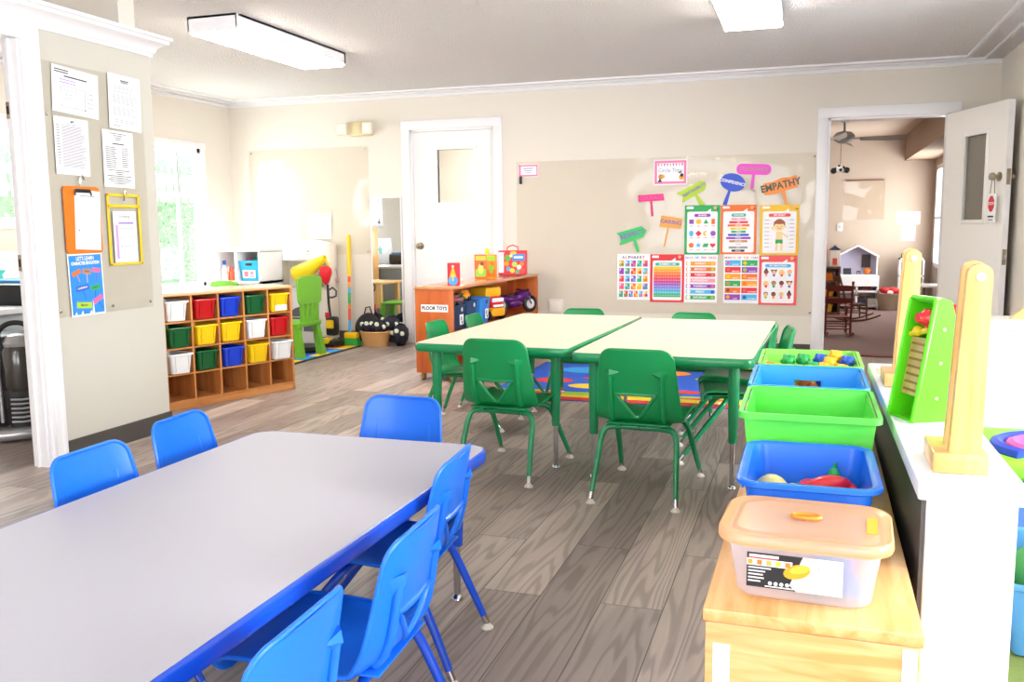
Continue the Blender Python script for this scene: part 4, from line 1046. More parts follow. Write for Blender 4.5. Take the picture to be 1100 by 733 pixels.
# emergency light
em = thing('emergency_light', 'cream emergency light with lamp heads high on the back wall, left of the closed door', 'light', (-4.12, YB - .03, 2.06))
EC = mat('aged cream plastic', '#d9cba0', .45)
MB().box(-.11, -.03, -.065, .12, .03, .07, EC, b=.012).build('housing', em)
for x in (-.17, .10):
    mb = MB().box(x - .055, -.07, -.055, x + .055, -.02, .055, mat('lamp head', '#e9dfc8', .4), b=.012); mb.box(x - .042, -.074, -.042, x + .042, -.069, .042, mat('lamp lens', '#f2ece0', .2)); mb.build('lamp_head', em)

# ------------------------------------------------------------------ orange shelf marked FLOOR TOYS
ORW = wood('orange stained wood', '#b5521b', '#c96a2c', (12, 12, 2), .35, .3); ORT = wood('orange stained top', '#c57a4a', '#d89468', (12, 2, 12), .25, .5)
ORI = wood('orange stained inside', '#a8521f', '#bb642c', (12, 2, 12), .4)
FA = math.radians(-2.2)
fs = thing('toy_shelf', 'orange wood shelf on casters with a floor toys sign, before the closed door', 'shelf', (-2.70, 5.96, 0), FA)
FW, FL, FH = .30, 1.90, .69
MB().box(0, 0, .06, FW, .022, FH - .022, ORW, b=.002).build('end_panel', fs)
MB().box(0, FL - .022, .06, FW, FL, FH - .022, ORW, b=.002).build('end_panel', fs)
MB().box(-.004, -.006, FH - .022, FW + .006, FL + .006, FH, ORT, b=.004).build('top', fs)
MB().box(0, .022, .06, .012, FL - .022, FH - .022, ORI).build('back_panel', fs, smooth=False)
MB().box(.012, .022, .06, FW - .004, FL - .022, .08, ORI).build('base_shelf', fs, smooth=False)
MB().box(.012, .022, .345, FW - .004, FL - .022, .363, ORI).build('middle_shelf', fs, smooth=False)
MB().box(.012, 1.0, .08, FW - .01, 1.02, .345, ORI).build('divider', fs, smooth=False)
for x in (.035, FW - .035):
    for y in (.05, FL - .05):
        mb = MB().lathe([(.028, -.010), (.030, -.006), (.030, .006), (.028, .010)], mat('amber caster', '#a77b3a', .3), 16, T(x, y, .0301, 0, PI/2, 0)); w_ = mb.build('caster', fs)
        MB().box(x - .014, y - .012, .03, x + .014, y + .012, .062, CHROME, b=.003).build('caster_fork', w_)
mb = MB(); T_ = T(.155, -.0015, .535); tmp = MB(); tmp.rect(0, 0, .215, .052, PAPER, 0); tmp.word('FLOOR TOYS', 0, 0, .036, BLACK, .0012, bold=.035, sx=.92)
mb.v = [tuple(T_ @ Vector(p)) for p in tmp.v]; mb.f, mb.mi, mb.mats = tmp.f, tmp.mi, tmp.mats
mb.build('sign', fs, smooth=False, flipfix=False, label='white FLOOR TOYS sign')
RF = Matrix.Rotation(FA, 4, 'Z')
def F(x, y, z=0): return tuple(Vector((-2.70, 5.96, 0)) + RF @ Vector((x, y, z)))
# on top: three books / boxes
TZ = FH + .001
q = thing('picture_book', 'red picture box with a yellow figure standing on the orange shelf top, nearest of three', 'book', F(.24, .16, TZ), math.radians(8))
MB().box(-.042, -.025, 0, .042, .025, .165, flat('#d8283a'), b=.003).build('box_body', q)
mb = MB(); mb.poly([(-.035, .03), (.035, .03), (.006, .13), (-.006, .13)], flat('#f2b32c'), .026); mb.disc(0, .036, .036, flat('#3d9ae0'), .0264, 16, .034); mb.disc(0, .14, .010, flat('#f5e0c0'), .0266); mb.rect(0, .06, .012, .05, flat('#f7d94c'), .0268); mb.build('cover_print', q, smooth=False, flipfix=False)
q = thing('picture_book', 'orange and green upright folded book with a yellow top, middle one on the orange shelf', 'book', F(.17, .98, TZ), math.radians(10))
for sx, c1, c2 in ((-1, '#e8622a', '#8ac43a'), (1, '#f0902a', '#d86a1e')):
    mb = MB(); TT = T(0, 0, 0, 0, 0, sx*math.radians(-28) if sx > 0 else math.radians(12))
    mb.box(min(0, sx*.10), -.006, 0, max(0, sx*.10), .006, .20, flat(c1), T=TT, b=.002)
    tmp = MB(); cx = sx*.05
    tmp.rect(cx, .05, .085, .06, flat(c2), .0075); tmp.rect(cx, .17, .085, .035, flat('#f5b83a' if sx < 0 else '#9bcf3c'), .0075); tmp.disc(cx, .085, .022, flat('#f4dc5a' if sx < 0 else '#7fbf3a'), .008, 14, .04); tmp.disc(cx + .01, .125, .016, flat('#7a3a1c' if sx < 0 else '#e8702a'), .0082)
    mb2 = MB(); mb2.v = [tuple(TT @ Vector(p)) for p in tmp.v]; mb2.f, mb2.mi, mb2.mats = tmp.f, tmp.mi, tmp.mats
    cov = mb.build('cover', q); mb2.build('cover_print', cov, smooth=False, flipfix=False)
MB().ball((.0, .02, .225), (.018, .018, .028), flat('#f2dc1c'), 10).build('yellow_top', q); MB().tube([(0, .012, .0), (0, .012, .21)], .008, flat('#f2dc1c'), 8).build('spine', q)
q = thing('game_box', 'red carry box covered in coloured circles standing on the far end of the orange shelf', 'box', F(.16, 1.62, TZ), math.radians(12))
MB().box(-.125, -.045, 0, .125, .045, .215, flat('#dd2434'), b=.006).build('box_body', q)
mb = MB(); mb.rect(-.095, .11, .055, .18, flat('#f2f0f2'), .046) ; mb.rect(.02, .10, .19, .185, flat('#e03442'), .0462)
mb.rect(.055, .155, .11, .06, flat('#3a8fe0'), .0466); mb.disc(.01, .195, .03, flat('#f2c83a'), .047, 14, .014)
for k, (x, z, r, c) in enumerate(((-.04, .15, .028, '#5ab84a'), (-.05, .10, .022, '#f2a82c'), (-.035, .055, .020, '#58b0e8'), (.0, .04, .022, '#f2dc3a'), (.02, .095, .024, '#b8dc6a'), (.06, .07, .022, '#e8e4dc'), (.085, .10, .020, '#f08a2a'), (.09, .04, .024, '#d84a3a'), (.045, .03, .018, '#48b8a0'), (-.01, .17, .014, '#f7f2e8'))): mb.disc(x, z, r, flat(c), .0468 + k*.0001, 14)
mb.rect(.055, .156, .08, .018, PAPER, .0474)
mb.build('cover_print', q, smooth=False, flipfix=False)
MB().tube([(-.05, 0, .213), (-.045, 0, .245), (0, 0, .262), (.045, 0, .245), (.05, 0, .213)], .006, flat('#d8606a'), 8).build('handle', q)
# in the shelf: navy bin, slate bin, blue bin, trucks, purple motorcycle
MZ = .364
def shelf_bin(label, y, c, w=.17, h=.20, x=.165, lab=True, rz=0.0, slot=None):
    q = thing('fabric_bin', label, 'bin', F(x, y, MZ), FA + PI/2 + rz)
    mb = tub(MB(), w, .25, h, mat('bin ' + c, c, .6), rim=.004, taper=.03, r=.012); mb.build('bin_body', q)
    tmp = MB()
    if lab: tmp.rect(.02, .075, .07, .075, PAPER, .1205); tmp.rect(.015, .085, .03, .03, GREYP, .121); tmp.rect(.03, .055, .02, .02, DARK, .121)
    tmp.disc(.02, h - .035, .016, flat('#d8dbe2') if not slot else BLACK, .125, 12)
    tmp.build('paper_label', q, smooth=False, flipfix=False)
    return q
shelf_bin('navy blue fabric bin with a white tag, nearest inside the orange shelf', .165, '#1d3252', .19, .185)
shelf_bin('dark slate fabric bin, second inside the orange shelf', .40, '#27406a', .19, .20, lab=False)
shelf_bin('bright blue bin with a label inside the orange shelf, beside the toy truck', .66, '#2f86dc', .20, .20, slot=True)
for k, (x, y, z, c, n) in enumerate(((.20, .12, .20, '#2a2c34', 'black'), (.2, .26, .21, '#7a2030', 'dark red'), (.18, .37, .21, '#2f5a34', 'dark green'), (.2, .45, .23, '#ef9a1e', 'orange'))):
    q = thing('toy_car', n + ' toy vehicle heaped on top of the fabric bins in the orange shelf', 'toy', F(x, y, MZ + z - .02), FA + .6*k)
    MB().box(-.06, -.035, 0, .06, .035, .04, flat(c), b=.01).build('car_body', q); MB().box(-.03, -.03, .035, .03, .03, .065, flat(c), b=.012).build('car_cab', q)
    mb = MB()
    for sx in (-.035, .035):
        for sy in (-.035, .035): mb.lathe([(.016, -.006), (.016, .006)], BLACK, 10, T(sx, sy, .004, PI/2))
    mb.build('wheels', q)
q = thing('toy_truck', 'red and yellow toy truck on the shelf between the blue bin and the purple motorcycle', 'toy truck', F(.20, .935, MZ + .001), FA + PI/2 - .35)
TY = flat('#f2a81c', .35)
MB().box(-.085, -.11, .03, .085, .12, .10, TY, b=.015).build('chassis', q)
MB().box(-.08, -.10, .10, .08, .03, .19, flat('#d81f2a', .3), b=.03, seg=3).build('cab', q)
MB().box(-.07, -.105, .145, .07, -.095, .178, mat('toy windscreen', '#dfe6ee', .2), b=.008).build('windscreen', q)
MB().box(-.06, -.112, .105, .06, -.098, .125, PAPER, b=.006).build('grille', q)
MB().box(-.095, -.06, .185, .095, .14, .265, flat('#f2b81c', .35), b=.02).build('dump_bed', q)
for sx in (-1, 1):
    for y in (-.065, .075):
        w_ = MB().lathe([(.0, -.018), (.034, -.018), (.042, -.010), (.042, .010), (.034, .018), (0, .018)], BLACK, 16, T(sx*.085, y, .042, 0, PI/2)).build('wheel', q); MB().lathe([(.018, -.021), (.018, .021)], TY, 12, T(sx*.085, y, .042, 0, PI/2)).build('hub', w_)
for k in range(2):
    y = 1.09 + k*.07
    q = thing('toy_figure', ('yellow and black' if k == 0 else 'grey and yellow') + ' small upright toy between the toy truck and the purple motorcycle', 'toy', F(.22, y, MZ + .001), FA)
    MB().box(-.03, -.018, 0, .03, .018, .13, flat('#2d2d30' if k == 0 else '#8a8478'), b=.01).build('toy_body', q); MB().box(-.025, -.02, .03, .032, .02, .07, flat('#e8c21c'), b=.008).build('yellow_band', q)
PUR = mat('purple metallic', '#5b1d6e', .3, .3)
q = thing('toy_motorcycle', 'purple toy motorcycle sticking out at the far end of the orange shelf', 'toy motorcycle', F(.225, 1.48, MZ + .001), FA + math.radians(58))
for x in (-.15, .17):
    w_ = MB().tube([(x + .058*math.cos(2*PI*k/24), 0, .075 + .058*math.sin(2*PI*k/24)) for k in range(24)], .019, BLACK, 10, loop=True).build('wheel', q)
    mb = MB().lathe([(.0, -.012), (.042, -.012), (.046, .0), (.042, .012), (0, .012)], mat('pale hub', '#e6dcdf', .3, .3), 18, T(x, 0, .075, PI/2)); mb.build('hub', w_)
mb = MB().tube(smooth_path([(-.19, 0, .15), (-.10, 0, .13), (.0, 0, .125), (.08, 0, .15), (.16, 0, .17)], 5), [.02]*3 + [.03]*4 + [.042]*5 + [.05]*5 + [.04]*3 + [.022], PUR, 14) 
mb.ball((.0, 0, .09), (.09, .045, .045), PUR, 14); mb.build('fairing', q)
MB().box(-.10, -.03, .145, .0, .03, .165, BLACK, b=.01).build('seat', q)
MB().tube([(.12, 0, .185), (.10, -.07, .20), (.08, -.085, .195)], .008, BLACK, 8).build('handlebar', q); MB().tube([(.12, 0, .185), (.10, .07, .20), (.08, .085, .195)], .008, BLACK, 8).build('handlebar', q)
for s_ in (-.028, .028): MB().tube([(.17, s_, .075), (.12, s_, .18)], .008, CHROME, 8).build('fork', q)
# ------------------------------------------------------------------ sheets, posters and signs on the back wall
ACR = pane('acrylic sheet', '#fcfbf9', .06, .3, 1.3)
def acrylic(name, label, x0, x1, z0, z1):
    q = thing(name, label, 'wall guard', ((x0+x1)/2, YB - .006, (z0+z1)/2))
    w, h = (x1-x0)/2, (z1-z0)/2
    MB().box(-w, -.002, -h, w, .002, h, ACR).build('sheet', q, smooth=False)
    for sx in (-1, 1):
        for sz in (-1, 1): MB().lathe([(.009, 0), (.009, .002), (.004, .005)], CHROME, 10, T(sx*(w - .03), -.002, sz*(h - .03), PI/2)).build('screw', q)
    return q
acrylic('clear_sheet', 'large clear plastic sheet behind the posters on the back wall, between the two doors', -2.56, .06, .34, 1.70)
acrylic('clear_sheet', 'clear glossy plastic sheet on the back wall, left of the wall mirror', -5.40, -4.06, .86, 1.90)
c_ = {k: flat(v, .55) for k, v in dict(red='#e8343c', coral='#ef5a5a', orange='#f0762c', amber='#f5a623', yellow='#f7c52c', lime='#a9d03a', green='#2fae62', teal='#37b6a0', sky='#4fb9ea', blue='#2b57c9', purple='#9a48b8', violet='#8c6cc8', pink='#f06aa0', rose='#f29ab0', skin='#f3c9a0', brown='#8a4a2a', hair='#3a2620', tan='#c98a5a').items()}
INK = flat('#3f3f56', .6)
def poster(name, label, cat, x, z, w, h, art, paper=PAPER, y=YB - .009, root=None, rz=0.0, tilt=0.0, group=None):
    mb = MB(); mb.box(-w/2, 0, -h/2, w/2, .0012, h/2, paper)
    art(mb, w, h)
    o = mb.build(name, smooth=False, flipfix=False); o.location = (x, y - .0014, z); o.rotation_euler = (0, tilt, rz)
    tag(o, label, cat, group); return o
def rr(mb, x, z, w, h, r, mt, d): mb.poly([(x + a, z + b_) for a, b_ in rrect(w, h, r, 4)], mt, d)
def framed(mb, w, h, col, title, tcol, tw=.5):
    mb.rect(0, 0, w, h, col, .0004); rr(mb, 0, -h*.045, w*.86, h*.83, .015, PAPER, .0008)
    rr(mb, -w*.35, h*.45, w*.2, h*.05, .004, PAPER, .0009); mb.poly([(w*.12, h*.37), (w*.24, h*.37), (w*.24, h*.43)], PAPER, .0009)
    mb.disc(w*.36, h*.445, w*.045, flat('#f4ae7a'), .0009); mb.rect(w*.43, h*.42, w*.05, h*.02, INK, .0010)
    rr(mb, 0, h*.295, w*tw, h*.065, h*.028, tcol, .0010); mb.word(title, 0, h*.295, h*.05, PAPER, .0014, bold=.03)
def a_alpha(mb, w, h):
    for k, ch in enumerate('ALPHABET'): mb.word(ch, (k - 3.5)*w*.087, h*.42, h*.085, (c_['violet'], c_['coral'], INK, c_['purple'], INK, c_['violet'], INK, c_['coral'])[k], .001, bold=.03)
    pal = ['amber', 'sky', 'purple', 'green', 'coral', 'purple', 'green', 'red', 'yellow', 'sky', 'coral', 'sky', 'purple', 'teal', 'amber', 'pink', 'green', 'orange', 'yellow', 'violet', 'green', 'red', 'purple', 'orange', 'sky', 'yellow']
    abc = 'ABCDEFGHIJKLMNOPQRSTUVWXYZ'; k = 0
    for r in range(5):
        n = 6 if r == 4 else 5
        for c in range(n):
            cw = w*.9/n; x = (c - (n-1)/2)*cw; z = h*.29 - r*h*.165
            mb.rect(x, z, cw*.80, h*.135, c_[pal[k]], .0008); mb.word(abc[k], x - cw*.2, z + h*.025, h*.07, PAPER, .0012, bold=.03)
            mb.disc(x + cw*.14, z - h*.025, h*.032, c_[pal[(k*7+3) % 26]], .0012, 10); k += 1
poster('alphabet_poster', 'white ALPHABET poster of coloured letter squares, lowest left of the posters', 'poster', -1.472, .66, .295, .41, a_alpha)
def a_num(mb, w, h):
    framed(mb, w, h, c_['red'], 'NUMBERS 1-100', c_['teal'], .72)
    cs = ['#f7c52c', '#f5a32c', '#f07a3a', '#ee5a50', '#e04a80', '#b852b0', '#8a7ad8', '#6aa0e0', '#52c0d0', '#3fb878']
    for r in range(10):
        z = h*.215 - r*h*.064; mb.rect(0, z, w*.80, h*.066, flat(cs[r]), .0011)
        for c in range(10): mb.word(str(r*10 + c + 1), (c - 4.5)*w*.078, z, h*.028, PAPER, .0015, bold=.01)
poster('numbers_poster', 'red-framed NUMBERS 1-100 poster with rainbow rows, right of the alphabet poster', 'poster', -1.172, .65, .297, .42, a_num)
def a_days(mb, w, h):
    cs = [c_[k] for k in ('violet', 'rose', 'sky', 'amber', 'rose', 'sky', 'violet', 'violet', 'violet', 'violet', 'rose')]
    for k, ch in enumerate('DAYSOFTHEWEEK'):
        pass
    t = 'DAYS OF THE WEEK'; n = len(t)
    for k, ch in enumerate(t):
        if ch != ' ': mb.word(ch, (k - (n-1)/2)*w*.058, h*.43, h*.062, cs[k % len(cs)], .001, bold=.03)
    for k, (d_, c) in enumerate((('SUNDAY', 'amber'), ('MONDAY', 'orange'), ('TUESDAY', 'red'), ('WEDNESDAY', 'rose'), ('THURSDAY', 'purple'), ('FRIDAY', 'sky'), ('SATURDAY', 'green'))):
        z = h*.31 - k*h*.117; rr(mb, 0, z, w*.88, h*.082, .010, c_[c], .0008); mb.disc(-w*.36, z, h*.042, PAPER, .0011, 14)
        mb.word(d_, -w*.01, z, h*.055, PAPER, .0012, bold=.03); mb.disc(w*.36, z, h*.034, c_[('yellow', 'lime', 'tan', 'rose', 'pink', 'blue', 'lime')[k]], .0011, 12)
poster('days_poster', 'white days of the week poster with seven coloured bars', 'poster', -.882, .65, .285, .42, a_days)
def a_months(mb, w, h):
    t = 'MONTHS OF THE YEAR'; n = len(t); q = ['orange', 'tan', 'violet', 'rose', 'amber', 'rose']
    for k, ch in enumerate(t):
        if ch != ' ': mb.word(ch, (k - (n-1)/2)*w*.052, h*.43, h*.058, c_[('violet', 'amber', 'rose', 'sky')[k % 4] if k > 13 else q[k % 6]], .001, bold=.03)
    M_ = (('JANUARY', 'sky'), ('JULY', 'green'), ('FEBRUARY', 'red'), ('AUGUST', 'purple'), ('MARCH', 'amber'), ('SEPTEMBER', 'orange'), ('APRIL', 'green'), ('OCTOBER', 'amber'), ('MAY', 'orange'), ('NOVEMBER', 'red'), ('JUNE', 'purple'), ('DECEMBER', 'sky'))
    for k, (t_, c) in enumerate(M_):
        x = (-1, 1)[k % 2]*w*.235; z = h*.325 - (k//2)*h*.14
        mb.rect(x, z, w*.44, h*.115, c_[c], .0008); mb.disc(x - w*.13, z, h*.038, c_[('pink', 'yellow', 'coral', 'lime', 'yellow', 'amber', 'tan', 'orange', 'brown', 'coral', 'amber', 'blue')[k]], .0011, 12)
        mb.word(t_, x + w*.08, z - h*.03, h*.034, PAPER, .0012, bold=.02)
poster('months_poster', 'white months of the year poster with twelve coloured boxes', 'poster', -.54, .65, .295, .42, a_months)
def face(mb, x, z, s, skin, hair, shirt, bun):
    mb.disc(x, z - s*1.25, s*.62, shirt, .0011, 14, s*.75); mb.disc(x, z + s*.12, s*1.02, hair, .0012, 16)
    if bun == 1: mb.disc(x, z + s*1.3, s*.5, hair, .0011, 12)
    if bun == 2:
        for sx in (-1, 1): mb.disc(x + sx*s*.95, z + s*.8, s*.42, hair, .0011, 12)
    if bun == 3:
        for sx in (-1, 1): mb.disc(x + sx*s*.8, z - s*.35, s*.4, hair, .0011, 12, s*.7)
    mb.disc(x, z - s*.10, s*.85, skin, .0014, 16, s*.78)
    for sx in (-1, 1): mb.disc(x + sx*s*.3, z - s*.1, s*.1, INK, .0017, 8)
    mb.rect(x, z - s*.5, s*.4, s*.09, c_['red'], .0017)
def a_me(mb, w, h):
    framed(mb, w, h, c_['coral'], 'MY EMOTIONS', c_['sky'], .68)
    sk = [c_['tan'], c_['skin'], c_['brown']]
    L_ = [(2, 'hair', 'rose', 1), (1, 'brown', 'violet', 2), (1, 'yellow', 'coral', 3), (1, 'amber', 'sky', 0), (1, 'yellow', 'red', 3), (0, 'brown', 'green', 0), (2, 'hair', 'rose', 0), (1, 'brown', 'violet', 2), (1, 'brown', 'lime', 0), (2, 'hair', 'amber', 0), (1, 'yellow', 'rose', 0), (2, 'hair', 'red', 1)]
    for k, (s, hr, sh_, bn) in enumerate(L_):
        face(mb, (k % 4 - 1.5)*w*.205, h*.165 - (k//4)*h*.225, h*.045, sk[s], c_[hr], c_[sh_], bn)
poster('emotions_poster', 'red-framed poster of twelve children\'s faces, lowest right of the posters', 'poster', -.237, .64, .31, .42, a_me)
def a_shapes(mb, w, h):
    framed(mb, w, h, c_['green'], 'SHAPES', c_['purple'], .46)
    def ng(x, z, r, n, a0, mt): mb.poly([(x + r*math.cos(a0 + 2*PI*k/n), z + r*math.sin(a0 + 2*PI*k/n)) for k in range(n)], mt, .0012)
    X = [(-1.5 + k)*w*.205 for k in range(4)]; Z = [h*.17, -h*.07, -h*.31]; r = w*.075
    mb.rect(X[0], Z[0], r*1.7, r*1.7, c_['purple'], .0012); mb.disc(X[1], Z[0], r, c_['yellow'], .0012); ng(X[2], Z[0] - r*.2, r*1.15, 3, PI/2, c_['green']); mb.rect(X[3], Z[0], r*1.3, r*2.0, c_['orange'], .0012)
    mb.disc(X[0], Z[1], r*.85, c_['sky'], .0012, 16, r*1.15); ng(X[1], Z[1], r*1.2, 4, PI/2, c_['red'])
    cr = [(X[2] + r*math.cos(a), Z[1] + r*math.sin(a)) for a in [PI*.35 + PI*1.3*k/12 for k in range(13)]] + [(X[2] + .55*r + r*.75*math.cos(a), Z[1] + r*.75*math.sin(a)) for a in [PI*1.45 - PI*.9*k/10 for k in range(11)]]
    n = 11
    for k in range(10):
        mb.poly([cr[k], cr[k+1], cr[-1-min(9, k+1)], cr[-1-min(10, k)]], c_['yellow'], .0012)
    ng(X[3], Z[1], r*1.1, 6, 0, c_['purple']); ng(X[0], Z[2], r*1.1, 5, PI/2, c_['orange'])
    st = [(X[1] + (r*1.15 if k % 2 == 0 else r*.5)*math.cos(PI/2 + k*PI/5), Z[2] + (r*1.15 if k % 2 == 0 else r*.5)*math.sin(PI/2 + k*PI/5)) for k in range(10)]; mb.poly(st, c_['sky'], .0012)
    mb.poly([(X[2] - r*1.2, Z[2] - r*.7), (X[2] + r*.7, Z[2] - r*.7), (X[2] + r*1.2, Z[2] + r*.7), (X[2] - r*.7, Z[2] + r*.7)], c_['green'], .0012)
    hp = [(X[3] + r*1.0*(16*math.sin(a)**3)/16, Z[2] + r*.95*(13*math.cos(a) - 5*math.cos(2*a) - 2*math.cos(3*a) - math.cos(4*a))/15) for a in [2*PI*k/24 for k in range(24)]]; mb.poly(hp, c_['red'], .0012)
    for zz in Z:
        for xx in X: mb.rect(xx, zz - r*1.7, r*1.3, r*.28, c_['rose'], .0011)
poster('shapes_poster', 'green-framed SHAPES poster of coloured shapes, left of the upper three posters', 'poster', -.875, 1.07, .30, .425, a_shapes)
def a_colors(mb, w, h):
    framed(mb, w, h, c_['orange'], 'COLORS', c_['teal'], .40)
    for k, (t_, c, wd_) in enumerate((('PINK', 'rose', .40), ('RED', 'red', .52), ('ORANGE', 'orange', .6), ('YELLOW', 'yellow', .44), ('GREEN', 'green', .40), ('BLUE', 'blue', .58), ('PURPLE', 'purple', .68), ('BROWN', 'tan', .5), ('WHITE', None, .3), ('GRAY', 'grey', .52), ('BLACK', 'black', .36))):
        z = h*.215 - k*h*.064; m_ = {'grey': GREYP, 'black': DARK}.get(c, c_.get(c, PAPER))
        rr(mb, 0, z, w*wd_, h*.045, .003, m_, .0011); mb.word(t_, 0, z, h*.034, PAPER if c else GREYP, .0014, bold=.02)
poster('colors_poster', 'orange-framed COLORS poster of coloured paint strokes, middle of the upper three', 'poster', -.57, 1.07, .30, .42, a_colors)
def a_body(mb, w, h):
    framed(mb, w, h, c_['yellow'], 'MY BODY', c_['coral'], .56)
    sk = flat('#f6d79c'); hr = flat('#a2512a')
    mb.disc(0, h*.10, w*.15, hr, .0012, 20, h*.12); mb.disc(0, h*.065, w*.135, sk, .0014, 20, h*.085); mb.disc(0, h*.15, w*.15, hr, .0016, 18, h*.035)
    for sx in (-1, 1): mb.disc(sx*w*.14, h*.06, w*.03, sk, .0013, 10); mb.disc(sx*w*.05, h*.065, w*.012, INK, .0018, 8)
    mb.disc(0, h*.03, w*.05, c_['coral'], .0018, 12, h*.008)
    mb.poly([(-w*.075, -h*.03), (w*.075, -h*.03), (w*.085, -h*.20), (-w*.085, -h*.20)], sk, .0013)
    mb.poly([(-w*.07, -h*.04), (-w*.20, h*.02), (-w*.22, h*.06), (-w*.18, h*.06), (-w*.05, -h*.07)], sk, .0012); mb.poly([(w*.07, -h*.04), (w*.24, -h*.13), (w*.22, -h*.16), (w*.05, -h*.08)], sk, .0012)
    mb.poly([(-w*.09, -h*.19), (w*.09, -h*.19), (w*.10, -h*.27), (w*.01, -h*.27), (0, -h*.24), (-w*.01, -h*.27), (-w*.10, -h*.27)], c_['green'], .0016)
    for sx in (-1, 1): mb.poly([(sx*w*.085, -h*.26), (sx*w*.025, -h*.26), (sx*w*.04, -h*.41), (sx*w*.10, -h*.41)], sk, .0014)
    for k in range(8):
        z = h*.20 - k*h*.077
        for sx in (-1, 1): mb.rect(sx*w*.32, z, w*.12, h*.010, GREYP, .0011); mb.rect(sx*w*.21, z - h*.003, w*.06, h*.003, c_['rose'], .0011)
poster('body_poster', 'yellow-framed MY BODY poster with a drawn boy, right of the upper three posters', 'poster', -.235, 1.065, .315, .42, a_body)
def a_circle(mb, w, h):
    mb.rect(0, 0, w*.94, h*.9, flat('#f27fb2'), .0004); mb.rect(0, 0, w*.8, h*.72, PAPER, .0008)
    for k in range(9): x = (k - 4)*w*.088; mb.poly([(x - w*.03, h*.34), (x + w*.03, h*.34), (x, h*.22)], (c_['pink'], c_['rose'], c_['violet'])[k % 3], .0012)
    mb.word('Circle Time', 0, h*.07, h*.21, flat('#7f9ab4'), .0013, bold=.0, sx=.95)
    mb.disc(-w*.28, -h*.17, h*.10, c_['tan'], .0012); mb.disc(-w*.22, -h*.16, h*.07, c_['amber'], .0013); mb.poly([(-w*.38, -h*.38), (-w*.24, -h*.38), (-w*.31, -h*.22)], INK, .0014)
    mb.disc(w*.33, -h*.2, h*.10, c_['amber'], .0012); mb.disc(w*.34, -h*.12, h*.07, c_['hair'], .0013); mb.poly([(w*.22, -h*.05), (w*.36, -h*.02), (w*.28, h*.04)], INK, .0014)
poster('circle_time_sign', 'white and pink Circle Time card at the top of the posters', 'sign', -1.155, 1.57, .29, .22, a_circle)
def sign(name, label, x, z, poly, col, word, wcol, ws, rot, stick, scol=None, round_=None, wd=(0, 0), sx=1.0):
    """paper word sign on a stick: board rotated by rot, stick from the board centre to a point"""
    q = thing(name, label, 'sign', (x, YB - .0095, z))
    R = lambda p: (p[0]*math.cos(rot) - p[1]*math.sin(rot), p[0]*math.sin(rot) + p[1]*math.cos(rot))
    mb = MB().prism([R(p) for p in poly], .0015, col, ax='y', at=-.0015)
    o = mb.build('board', q, smooth=False)
    if word:
        tmp = MB(); c = R(wd); tmp.word(word, c[0], c[1], ws, wcol, .0022, rot, .03, sx); tmp.build('lettering', o, smooth=False, flipfix=False)
    (sx0, sz0), (sx1, sz1), w0, w1 = stick
    d = Vector((sx1 - sx0, sz1 - sz0)).normalized(); n_ = Vector((-d.y, d.x))
    P = [(sx0 + n_.x*w0, sz0 + n_.y*w0), (sx1 + n_.x*w1, sz1 + n_.y*w1), (sx1 - n_.x*w1, sz1 - n_.y*w1), (sx0 - n_.x*w0, sz0 - n_.y*w0)]
    MB().prism(P, .0012, scol or col, ax='y', at=-.0006).build('stick', q, smooth=False)
    return q
INKV = flat('#7b6fb0')
sign('word_sign', 'deep pink word sign on a stick, at the left above the RESPECT sign', -1.32, 1.353, [(-.115, -.028), (.115, -.03), (.108, .03), (-.112, .03)], flat('#ea2f86'), 'COURAGE', flat('#f05a9c'), .045, .05, ((0, -.02), (.012, -.16), .010, .011), flat('#d8447e'))
sign('word_sign', 'lime yellow word sign tilted steeply, right of the deep pink sign', -.965, 1.405, [(-.125, -.045), (.10, -.045), (.13, -.01), (.115, .04), (-.125, .05), (-.09, .0)], flat('#b5d334'), 'RESPONSIBILITY', INKV, .036, .52, ((.03, -.03), (.095, -.13), .012, .022), wd=(.02, 0), sx=.85)
sign('word_sign', 'blue oval word sign on a stick, above the SHAPES and COLORS posters', -.625, 1.47, [(.105*math.cos(2*PI*k/28), .075*math.sin(2*PI*k/28)) for k in range(28)], flat('#2c52d2'), 'CONFIDENCE', PAPER, .036, -.25, ((-.02, -.05), (-.065, -.19), .010, .018))
sign('word_sign', 'bright magenta pill-shaped word sign, highest of the word signs', -.455, 1.575, rrect(.285, .09, .043, 6), flat('#f04ad0'), 'TOLERANCE', flat('#b98a8c'), .042, -.05, ((0, -.03), (-.012, -.165), .012, .014), flat('#e85ac8'))
zig = [(-.14, -.05), (-.05, -.062), (.05, -.05), (.13, -.045), (.148, -.0), (.14, .055), (.09, .05), (.02, .06), (-.06, .045), (-.13, .05), (-.15, .0)]
sign('word_sign', 'orange EMPATHY word sign with jagged stick, rightmost of the word signs', -.235, 1.435, zig, flat('#f3913e'), 'EMPATHY', flat('#4f5a4a'), .082, .22, ((.02, -.04), (.055, -.165), .016, .008), sx=.9)
sign('word_sign', 'green arrow-shaped RESPECT word sign, lowest left of the word signs', -1.485, 1.035, [(-.135, -.06), (.09, -.05), (.135, .0), (.10, .05), (-.135, .05), (-.10, .0)], flat('#3fc66a'), 'RESPECT', INKV, .058, .27, ((.02, -.04), (.055, -.155), .013, .014))
sign('word_sign', 'small orange CARING word sign on a thin stick, beside the RESPECT sign', -1.145, 1.14, [(-.095, -.05), (.095, -.05), (.10, .04), (-.09, .05)], flat('#f3a94a'), 'CARING', INKV, .05, -.12, ((-.02, -.04), (-.055, -.21), .007, .006))
